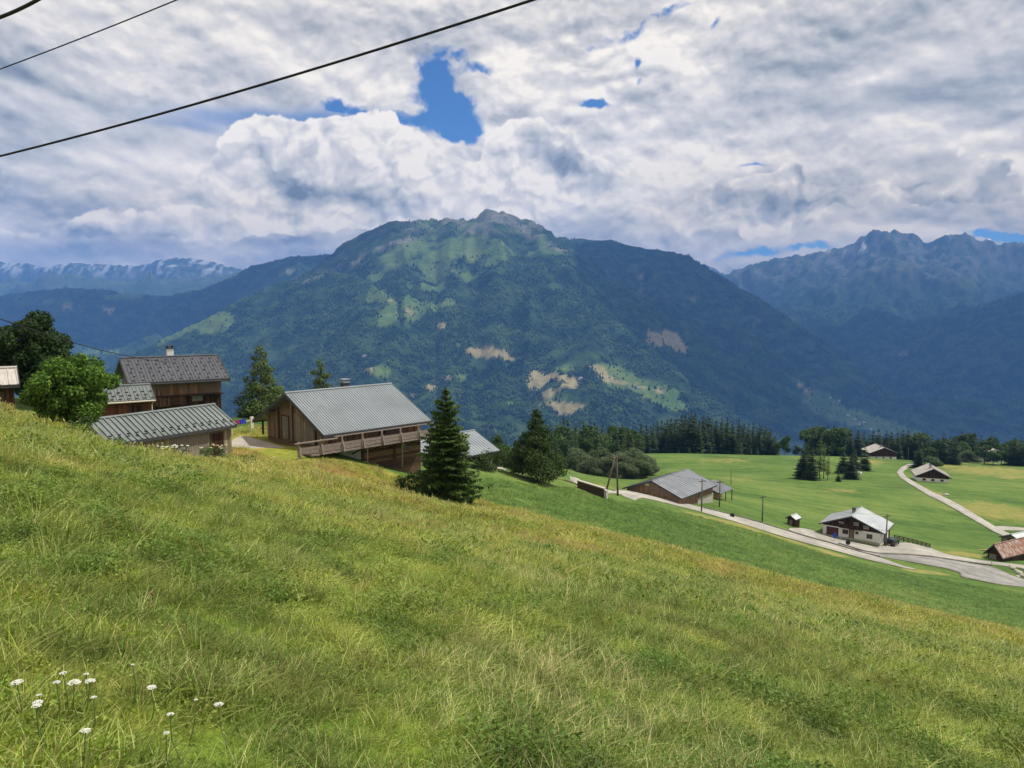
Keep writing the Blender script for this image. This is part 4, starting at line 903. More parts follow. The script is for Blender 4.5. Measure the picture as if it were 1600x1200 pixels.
def pole(u, vb, vt, label, arms=1, group=None, rad=.15, name='utility_pole'):
    x, y = hit(u, vb); z = gz(x, y); top = at(u, vt, y).z; h = top - z
    t = empty(name, (x, y, z), R(20), label=label, cat='utility pole', group=group)
    MB().tube([(0, 0, -.5), (0, 0, h)], [rad, rad * .7], 8).build('shaft', M['pole_wood'], t, True)
    if arms:
        MB().box(-.75, -.06, h - .55, .75, .06, h - .43).build('crossarm', M['beam'], t)
        for a in (-.65, 0, .65): MB().tube([(a, 0, h - .43), (a, 0, h - .2)], [.05, .035], 6).build('insulator', M['stone'], t)
    return Vector((x, y, z + h - .25))
tops = []
tops.append(pole(1096, 800, 748, 'wooden utility pole between the lane and the long barn corner'))
tops.append(pole(1124, 792, 750, 'wooden utility pole in front of the open wood shelter'))
tops.append(pole(1191, 815, 773, 'wooden utility pole midway between shelter and hut'))
tops.append(pole(1384, 854, 803, 'wooden utility pole in front of the white chalet corner'))
pole(1142, 757, 731, 'faint thin pole standing alone in the field behind the shelter', 0, rad=.1)
pole(1419, 712, 699, 'pale pole beside the farthest chalet', 0, rad=.14)
def a_pole():
    x, y = hit(957, 772); z = gz(x, y); h = at(961, 712, y).z - z
    t = empty('utility_pole', (x, y, z), 0, label='two-legged utility pole beside the low wall above the long barn', cat='utility pole')
    MB().tube([(-1.15, 0, -.4), (.35, 0, h)], [.16, .11], 8).build('leg', M['pole_wood'], t, True)
    MB().tube([(.85, .3, -.4), (.55, .1, h)], [.16, .11], 8).build('leg', M['pole_wood'], t, True)
    MB().box(-.5, -.06, h - .5, 1.4, .06, h - .38).build('crossarm', M['beam'], t)
    MB().tube([(-.35, 0, h * .52), (.72, .2, h * .52)], .06, 6).build('brace', M['beam'], t)
    return Vector((x + .4, y, z + h - .3))
at_ = a_pole()
def cable(a, b, sag, rad, label, n=24, off=(0, 0)):
    a = Vector(a); b = Vector(b); pts = []
    for i in range(n + 1):
        t = i / n; p = a.lerp(b, t); p.z -= 4 * sag * t * (1 - t); p.x += off[0]; p.y += off[1]; pts.append(p)
    o = MB().tube(pts, rad, 6).build('power_cable', M['cable'], None, True); tag(o, label, 'cable'); return o
cable(at_, tops[0], .5, .018, 'thin cable from the two-legged pole to the pole by the long barn')
cable(tops[0], tops[1], .3, .018, 'thin cable between the pole by the long barn and the shelter pole')
cable(tops[1], tops[2], .4, .018, 'thin cable between the shelter pole and the midway pole')
cable(tops[2], tops[3], .8, .018, 'thin cable spanning the hut towards the chalet pole')
# overhead cables above the camera
def over(u0, v0, Y0, u1, v1, Y1, sag, rad, label):
    a = at(u0, v0, Y0); b = at(u1, v1, Y1); pts = []
    for i in range(81):
        t = -2.2 + 5.4 * i / 80; p = a.lerp(b, t); p.z -= 4 * sag * t * (1 - t); pts.append(p)
    return tag(MB().tube(pts, rad, 6).build('power_cable', M['cable'], None, True), label, 'cable')
over(0, 244, 16, 835, -1, 12, .09, .021, 'thick black cable crossing the sky from left edge to top centre')
over(0, 108, 18, 278, -1, 16, .02, .013, 'thin grey cable crossing the upper left corner of the sky')
over(0, 27, 9, 60, -1, 8.7, .01, .020, 'short twisted black cable in the extreme top left corner')
p = cable(at(-60, 476, 40), at(262, 566, 74), .5, .03, 'thin dark cable running down to the timber house roof')

def sign(u, vb, vt, face, label, mat, cat='sign', wid=.7, hgt=.9):
    x, y = hit(u, vb); z = gz(x, y); h = at(u, vt, y).z - z
    t = empty('road_sign', (x, y, z), R(-18), label=label, cat=cat)
    MB().tube([(0, 0, -.3), (0, 0, h)], .04, 6).build('post', M['steel'], t)
    if face == 'round':
        MB().tube([(0, -.05, h - .2), (0, -.09, h - .2)], .45, 14).build('sign_plate', M[mat], t)
    else: MB().box(-wid/2, -.09, h - hgt, wid/2, -.05, h).build('sign_plate', M[mat], t)
sign(1304, 845, 833, 'rect', 'blue sign plate on a post in front of the garage door', 'blue_sign')
sign(1314, 847, 839, 'rect', 'thin steel marker post with small plate by the chalet wall', 'steel', wid=.25, hgt=.25)
sign(1324.5, 859, 846, 'round', 'dark round sign on a thin post at the lane edge', 'black')
sign(1144, 808, 802, 'rect', 'small dark marker on the lane verge below the midway pole', 'black', wid=.8, hgt=.8)
sign(1549, 884, 876, 'rect', 'thin steel post on the pavement by the rusty barn', 'steel', wid=.15, hgt=.2)
def railing():
    P = resample(hitl([(1397, 843), (1425, 849), (1453, 857)]), 9); Z = [gz(*q) for q in P]
    t = empty('fence', (P[0][0], P[0][1], Z[0]), 0, label='low dark wooden fence along the parking edge right of the car', cat='fence')
    L = lambda i, h: (P[i][0] - P[0][0], P[i][1] - P[0][1], Z[i] - Z[0] + h)
    for i in range(9): MB().bar(L(i, -.3), L(i, 1.0), .12).build('post', M['beam'], t)
    m = MB()
    for i in range(8):
        for h in (.3, .6, .9): m.bar(L(i, h), L(i + 1, h), .04, .18)
    m.build('rail', M['beam'], t)
railing()
def car():
    x, y = hit(1394, 852); z = gz(x, y) + .14
    t = empty('parked_car', (x, y, z), R(48), label='dark estate car parked beside the white chalet', cat='car')
    # side profile (x forward, z up), lofted across the width with a tucked cabin
    prof_ = [(-2.1, .45), (-2.15, .8), (-2.05, 1.0), (-1.85, 1.42), (-1.6, 1.5), (.2, 1.5), (.95, 1.03), (1.9, .92), (2.12, .75), (2.15, .42), (1.85, .25), (-1.85, .25)]
    m = MB(); ys = [-.86, -.8, 0, .8, .86]
    vs = []
    for yv in ys:
        for a, b in prof_:
            k = 1 - (.14 if b > 1.1 else 0) - (0 if abs(yv) < .85 else 0); yy = yv * k
            vs.append((a * (.985 if abs(yv) > .85 else 1), yy, b - (.03 if abs(yv) > .85 and b > .6 else 0)))
    n = len(prof_); fs = []
    for i in range(len(ys) - 1):
        for k in range(n): q = (k + 1) % n; fs.append((i*n+k, i*n+q, (i+1)*n+q, (i+1)*n+k))
    fs += [tuple(range(n))[::-1], tuple(range(4*n, 5*n))]; m.add(vs, fs)
    body = m.build('body', M['car_paint'], t)
    for sgn in (-1, 1):
        w = MB(); yv = sgn * .755
        w.add([(-1.75, sgn*.875, 1.02), (.72, sgn*.875, 1.02), (.2, yv + sgn*.01, 1.42), (-1.55, yv + sgn*.01, 1.42), (-1.75, sgn*.84, 1.02), (.72, sgn*.84, 1.02), (.2, yv - sgn*.03, 1.42), (-1.55, yv - sgn*.03, 1.42)],
              [(0,1,2,3) if sgn < 0 else (3,2,1,0), (0,4,5,1), (1,5,6,2), (2,6,7,3), (3,7,4,0)]).build('side_window', M['car_glass'], body)
    MB().add([(.27, -.66, 1.475), (.93, -.74, 1.07), (.93, .74, 1.07), (.27, .66, 1.475), (.25, -.66, 1.45), (.9, -.74, 1.04), (.9, .74, 1.04), (.25, .66, 1.45)], [(0,1,2,3), (0,4,5,1), (2,6,7,3)]).build('windscreen', M['car_glass'], body)
    MB().add([(-1.90, -.66, 1.38), (-2.07, -.72, 1.02), (-2.07, .72, 1.02), (-1.90, .66, 1.38), (-1.85, -.66, 1.38), (-2.02, -.72, 1.02), (-2.02, .72, 1.02), (-1.85, .66, 1.38)], [(3,2,1,0), (0,1,5,4), (2,3,7,6)]).build('rear_window', M['car_glass'], body)
    for a in (-1.3, 1.35):
        for b in (-.84, .84):
            w = MB().tube([(a, b - .1, .32), (a, b + .1, .32)], .33, 16).build('wheel', M['black'], t)
            MB().tube([(a, b - .11, .32), (a, b + .11, .32)], .19, 12).build('rim', M['steel'], w)
    for b in (-.66, .66):
        MB().box(-2.17, b - .12, .72, -2.10, b + .12, .95).build('tail_lamp', M['lamp_red'], t); MB().box(2.06, b - .16, .62, 2.16, b + .16, .76).build('headlamp', M['steel'], t)
    MB().box(-2.2, -.26, .5, -2.145, .26, .62).build('number_plate', M['cream'], t)
car()
def rock(name, x, y, z, r, seed, label, cat='boulder', group=None, mat='concrete', sq=.7):
    rnd = np.random.default_rng(seed); n1, n2 = 12, 8; vs = []; fs = []
    for i in range(n2 + 1):
        ph = math.pi * i / n2
        for k in range(n1):
            th = 2 * math.pi * k / n1; d = (math.sin(ph) * math.cos(th), math.sin(ph) * math.sin(th), math.cos(ph))
            q = r * (.75 + .5 * float(fbm(np.array([d[0] * 1.3 + seed]), np.array([d[1] * 1.3 + d[2] * 1.7]), 3, seed)[0])); vs.append((d[0] * q, d[1] * q, d[2] * q * sq))
    for i in range(n2):
        for k in range(n1): q = (k + 1) % n1; fs.append((i*n1+k, (i+1)*n1+k, (i+1)*n1+q, i*n1+q))
    o = MB().add(vs, fs).build(name, M[mat], None, False); o.location = (x, y, z + r * sq * .5); tag(o, label, cat, group); return o
for i, (u, v, r) in enumerate([(1582, 889, .55), (1588, 893, .45), (1593, 897, .62), (1597, 901, .5), (1579, 885, .35), (1599, 890, .4), (1590, 902, .4)]):
    x, y = hit(u, v); rock('boulder', x, y, gz(x, y), r, 20 + i, ['largest-looking grey boulder beside the road bend', 'grey boulder beside the road bend, low in the heap', 'rounded boulder at the front of the heap by the bend', 'boulder at the picture edge of the heap by the bend', 'small boulder at the back of the heap by the bend', 'boulder lying nearest the rusty barn wall', 'small boulder lying on the asphalt side of the heap'][i], group='boulders heaped by the road bend')
x, y = hit(1478, 774); rock('field_rock', x, y, gz(x, y), .9, 50, 'lone pale rock in the field beside the winding track', 'rock', sq=.5)
x, y = hit(1342, 742)
o = MB().tube([(0, -.7, .7), (0, .7, .7)], .7, 18).build('hay_bale', M['bale'], None, True); o.location = (x, y, gz(x, y)); o.rotation_euler = (0, 0, R(30)); tag(o, 'white wrapped hay bale beside the small trees of the copse', 'hay bale')
for u, v, lab in ((1352, 716, 'pale flat stone at the foot of the trees left of the farthest chalet'), (1330, 745, 'pale stone on the ground under the copse')):
    x, y = hit(u, v); rock('field_rock', x, y, gz(x, y), .8, int(u), lab, 'rock', sq=.35)
# timber lying by the rusty barn
x, y = hit(1540, 861); o = MB().tube([(-1.8, 0, .15), (1.8, .5, .15)], .14, 8).build('timber_log', M['log_end'], None, True); o.location = (x, y, gz(x, y)); tag(o, 'pale log lying in the grass left of the rusty barn', 'log')
# washing line beside the big barn
def washing():
    a = at(362, 668, 70); b = at(392, 664, 72); zg = -12.2
    t = empty('washing_line', (a.x, a.y, zg), math.atan2(b.y - a.y, b.x - a.x), label='white rail on posts behind the low barn roof', cat='washing line')
    L = math.hypot(b.x - a.x, b.y - a.y)
    h = a.z - zg + .35
    MB().tube([(0, 0, h), (L, 0, h)], .04, 6).build('rail', M['cream'], t)
    for x in (0, L): MB().tube([(x, 0, -.5), (x, 0, h)], .05, 6).build('post', M['cream'], t)
    MB().box(L - .05, -.08, h - .75, L + .28, .08, h + .35).build('cream_panel', M['cream'], t)
    for x0_, x1_, mt_, lb in ((.15, .8, 'cloth_red', 'dark red cloth hanging on the white rail'), (.85, 1.65, 'cloth_blue', 'bright blue cloth hanging on the white rail')):
        vs = []; nx, nz2_ = 10, 6
        for j in range(nz2_ + 1):
            for i in range(nx + 1): vs.append((x0_ + (x1_ - x0_) * i / nx, .03 * math.sin(i * 1.7) * j / nz2_ - .05, h + .03 + .22 - .42 * j / nz2_ ))
        fs = [(j*(nx+1)+i, (j+1)*(nx+1)+i, (j+1)*(nx+1)+i+1, j*(nx+1)+i+1) for j in range(nz2_) for i in range(nx)]
        o = MB().add(vs, fs).build('cloth', M[mt_]); o.location = t.location; o.rotation_euler = t.rotation_euler; tag(o, lb, 'cloth')
        o.modifiers.new('s', 'SOLIDIFY').thickness = .02
washing()
# ------------------------------------------------------------------ trees
def conifer_crown(seed, Hh, Rr, whorls, nb, nf, droop=.42, taper=.85, low=.06, ragged=.25, tw=.42, wide=.17):
    g = np.random.default_rng(seed); V = []
    for w in range(whorls):
        t = low + (1 - low) * (w + g.uniform(-.3, .3)) / whorls; t = min(max(t, low), .985)
        r0 = Rr * (1 - t) ** taper * g.uniform(.86, 1.1) + .02 * Rr
        n = max(4, int(nb * (1 - t) ** .45) + 1); a0 = g.uniform(0, 6.28)
        for b in range(n):
            a = a0 + b * 6.283 / n + g.uniform(-.25, .25); l = r0 * g.uniform(1 - ragged, 1 + ragged * .7)
            if g.random() < .06: l *= 1.25
            d = np.array([math.cos(a), math.sin(a), 0]); nrm = np.array([-d[1], d[0], 0]); z0 = Hh * t + g.uniform(-.1, .1) * Hh / whorls
            up0 = .25 + .55 * t; k = max(3, int(nf * (.35 + .65 * l / Rr)))
            f = (np.arange(k) + g.uniform(0, 1, k) * .6) / k; f = f * .97 + .03
            zz = z0 + l * (up0 * f * .5 - droop * (1 - .6 * t) * f ** 1.6 + .10 * np.maximum(f - .75, 0) * 2)
            P = d[None] * (l * f)[:, None]; P[:, 2] = zz
            wdt = l * wide * (1.15 - .8 * f) + .035 * Rr
            for s in (-1, 1):
                ln = l * tw * (1.08 - .85 * f) * g.uniform(.7, 1.25, k) + .05 * Rr
                dr = d[None] * g.uniform(.35, .9, k)[:, None] + s * nrm[None] * g.uniform(.55, 1.0, k)[:, None]; dr[:, 2] -= g.uniform(.05, .42, k)
                tip = P + dr * ln[:, None]
                A = P - d[None] * (wdt * .5)[:, None]; B = P + d[None] * (wdt * .5)[:, None]
                V.append(np.stack([A, B, tip], 1))
            ln = (.09 * Rr + l * .16 * (1.1 - f)) * g.uniform(.7, 1.3, k)                  # hanging sprays
            tip = P + nrm[None] * (g.uniform(-.3, .3, k) * ln)[:, None]; tip[:, 2] -= ln
            V.append(np.stack([P - d[None] * (wdt * .55)[:, None], P + d[None] * (wdt * .55)[:, None], tip], 1))
            e = P[-1]; q = d * l * .12
            V.append(np.array([[e - nrm * .05 * l, e + nrm * .05 * l, e + q + [0, 0, .04 * l]]]))
    k = 7                                                                                     # leader
    for i in range(k):
        a = i * 6.283 / k; d = np.array([math.cos(a), math.sin(a), 0]); zb = Hh * (.93 + .01 * i % .05)
        V.append(np.array([[[0, 0, zb + Hh * .05], [0, 0, zb], d * Rr * .09 + [0, 0, zb - Hh * .01]], [[-d[1] * Rr * .02, d[0] * Rr * .02, Hh * .95], [d[1] * Rr * .02, -d[0] * Rr * .02, Hh * .95], [0, 0, Hh * 1.01]]]))
    return np.concatenate(V).reshape(-1, 3)
def tri_obj(name, V, mat, parent=None):
    return mesh_np(name, V, np.arange(len(V)).reshape(-1, 3), [mat], parent=parent)
def leaf_cloud(seed, lobes, n, size, up=.3, shell=.72):
    """leaf-sized faces through ellipsoid lobes (cx,cy,cz,rx,ry,rz)"""
    g = np.random.default_rng(seed); L = np.array(lobes, float); wgt = (L[:, 3] * L[:, 4]) ; wgt /= wgt.sum()
    k = g.choice(len(L), n, p=wgt); d = g.normal(size=(n, 3)); d /= np.linalg.norm(d, axis=1)[:, None]
    rad = np.where(g.random(n) < .72, g.uniform(shell, 1.04, n), g.uniform(.3, 1, n))
    bump = .82 + .36 * fbm(d[:, 0] * 2.3 + k * 3.1, d[:, 1] * 2.3 + d[:, 2] * 2.9 + k, 3, seed)
    P = L[k, :3] + d * L[k, 3:] * (rad * bump)[:, None]
    nn = d * .7 + g.normal(size=(n, 3)) * .55; nn[:, 2] += up; nn /= np.linalg.norm(nn, axis=1)[:, None]
    t = np.cross(nn, g.normal(size=(n, 3))); t /= np.linalg.norm(t, axis=1)[:, None]; b = np.cross(nn, t)
    s = size * g.uniform(.6, 1.3, n); a = (t * s[:, None]); c = b * (s * .62)[:, None]
    return np.stack([P - a, P + c, P + a, P - c], 1).reshape(-1, 3)
def quad_obj(name, V, mat, parent=None):
    return mesh_np(name, V, np.arange(len(V)).reshape(-1, 4), [mat], parent=parent)
def trunk_mesh(parent, h, r, seed=0, limbs=None, name='trunk'):
    g = random.Random(seed); m = MB(); k = 7
    m.tube([(g.uniform(-.04, .04) * i * r, g.uniform(-.04, .04) * i * r, -.6 + (h + .6) * i / k) for i in range(k + 1)], [r * (1.25 if i == 0 else 1) * (1 - .8 * i / k) + .01 for i in range(k + 1)], 8)
    for (a, b, rr) in (limbs or []): 
        mid = ((a[0] + b[0]) / 2, (a[1] + b[1]) / 2, (a[2] * .4 + b[2] * .6)); m.tube([a, mid, b], [rr, rr * .6, rr * .2], 6)
    return m.build(name, M['bark'], parent, True)
def conifer(name, label, seed, Hh, Rr, whorls=14, nb=9, nf=7, mat='spruce', group=None, cat='spruce', trunk=.0, **k):
    t = empty(name, (0, 0, 0), 0, label=label, cat=cat, group=group)
    tri_obj('crown', conifer_crown(seed, Hh, Rr, whorls, nb, nf, **k), M[mat], t)
    trunk_mesh(t, Hh * .93, max(.012 * Hh, .06), seed); return t
def broadleaf(name, label, seed, Hh, Rr, n, size, mat='broad', group=None, cat='tree', lobes=None, nl=9, bottom=.12, flat=.8):
    g = random.Random(seed); t = empty(name, (0, 0, 0), 0, label=label, cat=cat, group=group)
    if lobes is None:
        lobes = [(0, 0, Hh * .58, Rr * .62, Rr * .62, Hh * .36)]
        for i in range(nl):
            a = i * 2.4 + g.uniform(-.3, .3); z = Hh * (bottom + .16 + (.70 - bottom) * ((i * .618) % 1)); q = Rr * .60 * math.sqrt(max(.1, 1 - ((z / Hh - .45) / .6) ** 2)) * g.uniform(.8, 1.15)
            r = Rr * g.uniform(.30, .46); lobes.append((q * math.cos(a), q * math.sin(a), z, r, r, min(r * flat * g.uniform(.9, 1.2), z - Hh * bottom * .3)))
    quad_obj('crown', leaf_cloud(seed, lobes, n, size), M[mat], t)
    trunk_mesh(t, Hh * .7, max(.02 * Hh, .07), seed, [((0, 0, Hh * (.12 + .06 * i)), (l[0] * .8, l[1] * .8, l[2]), .010 * Hh) for i, l in enumerate(lobes[1:7])])
    return t
def lobed_cone(name, label, seed, Hh, Rr, n, size, mat, cat, taper=.7, bottom=.1, nl=34, lob=.34, group=None):
    g = random.Random(seed); t = empty(name, (0, 0, 0), 0, label=label, cat=cat, group=group); lobes = [(0, 0, Hh * (bottom + (1 - bottom) * k), Rr * .55 * (1.02 - k) ** taper, Rr * .55 * (1.02 - k) ** taper, Hh * .13) for k in (.15, .35, .55, .75, .9)]
    for i in range(nl):
        f = (i + .5) / nl; f = f ** 1.25; z = Hh * (bottom + .05 + (.93 - bottom) * f); a = i * 2.4 + g.uniform(-.4, .4); rr_ = Rr * max(.04, (1 - f)) ** taper * g.uniform(.72, 1.12); q = rr_ * .66
        r = max(rr_ * lob * 1.35, Rr * .11) * g.uniform(.8, 1.25); lobes.append((q * math.cos(a), q * math.sin(a), z - .12 * rr_, r, r, r * .62))
    quad_obj('crown', leaf_cloud(seed, lobes, n, size, .5, .6), M[mat], t)
    trunk_mesh(t, Hh * .93, max(.016 * Hh, .07), seed, [((0, 0, l[2] - .1 * Rr), (l[0] * .8, l[1] * .8, l[2]), .006 * Hh) for l in lobes[5:20]]); return t
def place(t, x, y, z=None, rz=0, s=1):
    t.location = (x, y, (gz(x, y) if z is None else z) - .05); t.rotation_euler = (0, 0, rz); t.scale = (s, s, s) if not hasattr(s, '__len__') else s
    return t

def ball_lobes(seed, cz, rx, rz, n=22, k=.36):
    g = random.Random(seed); L = [(0, 0, cz, rx * .78, rx * .78, rz * .78)]
    for i in range(n):
        z = 1 - 2 * (i + .5) / n; a = i * 2.4; q = math.sqrt(1 - z * z); r = rx * k * g.uniform(.55, 1.15); f = .76 * g.uniform(.84, 1.26)
        L.append((q * math.cos(a) * rx * f, q * math.sin(a) * rx * f, cz + z * rz * f, r, r, r * .85))
    return L
# near and single trees
t = conifer('spruce', 'bushy dark spruce standing right in front of the big barn corner', 11, 9.2, 2.65, 30, 15, 15, 'spruce_lit', trunk=1, droop=.30, taper=.70, low=.05, ragged=.36, wide=.16, tw=.42)
p = at(698, 782, 58); place(t, p.x, p.y, p.z - .3, 1.1)
t = lobed_cone('pine', 'solitary dense pine with bare trunk foot on the mown green slope', 12, 9.6, 3.9, 30000, .13, 'spruce_lit', 'pine', taper=.74, bottom=.15, nl=46, lob=.36)
p = at(838, 752, 100); place(t, p.x, p.y, gz(p.x, p.y), .4)
t = lobed_cone('larch', 'light green larch with layered branches between the two barns', 13, 12.0, 4.1, 30000, .12, 'larch', 'larch', taper=.62, bottom=.05, nl=44, lob=.36)
p = at(406, 538, 84); place(t, p.x, p.y, p.z - 12.05, 2.0)
t = lobed_cone('larch', 'thin larch top showing above the big barn roof', 14, 13.0, 2.3, 14000, .12, 'larch', 'larch', taper=.42, bottom=.05, nl=34, lob=.4)
p = at(500, 558, 93); place(t, p.x, p.y, p.z - 13, .6)
t = broadleaf('bush', 'big bright green leafy bush beside the timber house', 15, 4.6, 2.6, 22000, .10, 'broad_bright', cat='bush', lobes=ball_lobes(1, 2.55, 2.4, 2.0))
p = at(103, 550, 44); place(t, p.x, p.y, p.z - 4.75, .3)
t = broadleaf('tree', 'dark round broadleaf tree at the left edge behind the bright bush', 16, 7.6, 3.3, 22000, .13, 'broad_dark', lobes=ball_lobes(2, 4.8, 2.6, 2.9, 26))
p = at(45, 488, 62); place(t, p.x, p.y, p.z - 8.1, .3)
t = broadleaf('bush', 'low dark thicket at the foot of the bright bush', 17, 1.7, 1.5, 2600, .09, 'broad_dark', cat='bush', bottom=.0, nl=6)
p = at(106, 690, 41); place(t, p.x, p.y, gz(p.x, p.y) - .3, .3, (1.1, 1, .9))
t = broadleaf('bush', 'small yellow-green shrub against the low barn eave', 18, 1.45, .85, 1500, .06, 'broad_bright', cat='bush', bottom=.0, nl=6)
p = at(178, 712, 45); place(t, p.x, p.y, at(178, 684, 45).z - 1.4, .3)
t = broadleaf('tree', 'small round orchard tree on the gravel left of the solitary pine', 19, 3.4, 1.75, 1800, .12, 'broad', nl=6, bottom=.35)
p = at(777, 734, 112); place(t, p.x, p.y, gz(p.x, p.y), .3)
t = broadleaf('bush', 'green bush below the eave of the blue-grey roofed house', 20, 2.4, 2.3, 1800, .12, 'broad', cat='bush', bottom=0, nl=6)
p = at(752, 728, 97); place(t, p.x, p.y, gz(p.x, p.y) - .2, .3)
t = broadleaf('bush', 'scrubby green bushes at the foot of the near spruce', 21, 1.5, 1.3, 1200, .08, 'broad', cat='bush', bottom=0, nl=6)
p = at(640, 762, 58); place(t, p.x, p.y, gz(p.x, p.y), .3)
# tall herbs and umbels along the low barn
i = 0
for u, Y, w, hgt, nm in ((205, 47.5, .5, .55, 'white flowering umbels against the low barn wall, nearest its left end'), (256, 48, .6, .6, 'pale umbels before the middle of the low barn wall'), (283, 48, .7, .9, 'leafy green hogweed clump before the low barn wall'), (322, 48.5, .6, .9, 'yellowish hogweed clump near the low barn door end'), (344, 49, .5, .75, 'rank green weeds at the right corner of the low barn'), (385, 52, 1.0, .8, 'yellowish tall weeds between low barn and terrace')):
    t = broadleaf('weed_clump', nm, 60 + i, hgt * 1.2, w, 420, .06, 'broad_bright' if i % 2 else 'broad_grey', cat='weeds', bottom=0, nl=4); i += 1
    p = at(u, 699 if i != 6 else 712, Y); z = p.z - hgt; place(t, p.x, p.y, z, .3)
    if i != 6:
        m = MB(); g_ = random.Random(i)
        for q in range(7):
            a, b, c = g_.uniform(-w, w) * .8, g_.uniform(-w, w) * .5, hgt * g_.uniform(.95, 1.25); m.tube([(a, b, c), (a, b, c + .03), (a, b, c + .05)], [.10, .09, .03], 7)
        m.build('flower', M['petal'] if i < 4 else M['straw'], t)

# stands of trees beyond the pastures: each tree a thing
TPL = {}
def tpl(kind, i):
    if (kind, i) in TPL: return TPL[(kind, i)]
    nm = {'s': 'spruce', 'y': 'spruce', 'b': 'tree', 'g': 'willow', 'l': 'larch'}[kind]
    if kind == 's': t = conifer(nm, 'x', 100 + i, 16, [4.0, 3.6, 4.4, 4.0, 3.3][i % 5], 17, 11, 7, 'spruce', droop=[.35, .3, .4, .28, .34][i % 5], taper=[.8, .7, .85, .66, .75][i % 5], ragged=.28, wide=.30, tw=.62, low=.01)
    elif kind == 'y': t = conifer(nm, 'x', 120 + i, 8, 2.2, 13, 9, 7, 'spruce_lit', wide=.3, tw=.6, low=.01)
    elif kind == 'l': t = conifer(nm, 'x', 140 + i, 16, 2.6, 18, 8, 6, 'larch', cat='larch', droop=.15, taper=.5, ragged=.45, wide=.16, tw=.4, low=.22)
    elif kind == 'b': t = broadleaf(nm, 'x', 160 + i, 10, 3.8, 2600, .34, 'broad', nl=9)
    else: t = broadleaf(nm, 'x', 180 + i, 7, 3.9, 5200, .24, 'broad_grey', nl=10, bottom=.02)
    t.location = (0, -400, -400); kids(t); TPL[(kind, i)] = [t, False]; return TPL[(kind, i)]
HT = {'s': 16, 'y': 8, 'l': 16, 'b': 10, 'g': 7}
rt = random.Random(99)
CAT = {'s': 'spruce', 'y': 'spruce', 'b': 'tree', 'g': 'willow', 'l': 'larch'}
def tree(kind, u, vtop, Y, label, group, wide=1.0, x=None):
    i = rt.randrange(5 if kind == 's' else 3); e = tpl(kind, i)
    if not e[1]: t = e[0]; e[1] = True
    else: t = copy_tree(e[0])
    p = at(u, vtop, Y); z = gz(p.x, p.y); h = max(p.z - z, 2.0); s = h / HT[kind]
    t.location = (p.x, p.y, z - .1); t.rotation_euler = (0, 0, rt.uniform(0, 6.28)); w = s * wide * rt.uniform(.9, 1.12); 
    if kind == 's': w = max(w, .62 * 1.0 * s + .3)
    t.scale = (w, w, s); t['label'] = label; t['category'] = CAT[kind]
    if group: t['group'] = group
    elif 'group' in t: del t['group']
    return t
def interp(tab, u): return float(np.interp(u, [a[0] for a in tab], [a[1] for a in tab]))
topA = [(985, 672), (1000, 662), (1030, 658), (1060, 648), (1085, 644), (1110, 650), (1140, 655), (1170, 661), (1200, 664), (1216, 684)]
for r, (Y, dv, step) in enumerate([(404, 14, 7.5), (418, 7, 8), (434, 1, 8.5)]):
    u = 988 + r * 3
    while u < 1218:
        q = rt.uniform(-5, 6) + dv * rt.uniform(.2, 1.3)
        tree('s', u, interp(topA, u) + q, Y + rt.uniform(-6, 6) - (10 if u < 1100 else 0), 'dark spruce in the dense stand behind the pasture and long barn', 'spruces of the dense central stand', 1.0); u += step * rt.uniform(.75, 1.35)
for u, v, Y, lb in ((1060, 700, 365, 'small young spruce alone in front of the dense stand, left one of two'), (1077, 697, 368, 'small young spruce alone in front of the dense stand, right one of two'), (1088, 690, 392, 'pale green young spruce at the foot of the dense stand'), (1155, 682, 392, 'light green young spruce near the right end of the dense stand'), (1172, 694, 396, 'short spruce at the foot of the dense stand near its right end'), (1183, 696, 396, 'shortest spruce at the right foot of the dense stand')):
    tree('y', u, v, Y, lb, None)
tree('b', 1228, 679, 402, 'light green round tree at the right end of the dense stand', None, .8); tree('b', 1246, 695, 404, 'low green bush filling the gap between the two stands', None, 1.1); tree('b', 1214, 690, 400, 'green bushy tree against the last spruce of the dense stand', None, .9)
topB = [(745, 690), (790, 684), (850, 672), (868, 664), (885, 653), (905, 662), (925, 655), (935, 650), (950, 668), (965, 658), (985, 664), (1000, 668)]
for r, (Y, dv, step) in enumerate([(300, 20, 11), (318, 10, 10), (340, 0, 10)]):
    u = 862 + r * 4
    while u < 1000:
        kd = 's' if rt.random() < .68 else ('b' if rt.random() < .6 else 'l')
        tree(kd, u, interp(topB, u) + rt.uniform(-4, 8) + dv * rt.uniform(.3, 1.2), Y + rt.uniform(-8, 8), {'s': 'spruce in the mixed wood left of the dense stand', 'b': 'round leafy tree in the mixed wood left of the dense stand', 'l': 'pale larch in the mixed wood left of the dense stand'}[kd], 'trees of the mixed wood', .95); u += step * rt.uniform(.75, 1.3)
for u, v, Y in ((745, 690, 165), (756, 684, 180), (768, 690, 150), (781, 681, 175), (793, 690, 185), (805, 692, 160), (789, 700, 150), (764, 699, 140), (815, 684, 190), (868, 682, 240), (876, 700, 230), (862, 676, 250), (775, 676, 200), (735, 700, 150)):
    kd = rt.choice(['s', 'b', 'b', 's']); tree(kd, u, v, Y, {'s': 'dark spruce behind the blue-grey roofed house and the pine', 'b': 'leafy tree behind the blue-grey roofed house and the pine'}[kd], 'trees below the blue-grey roof', .9)
k = 0
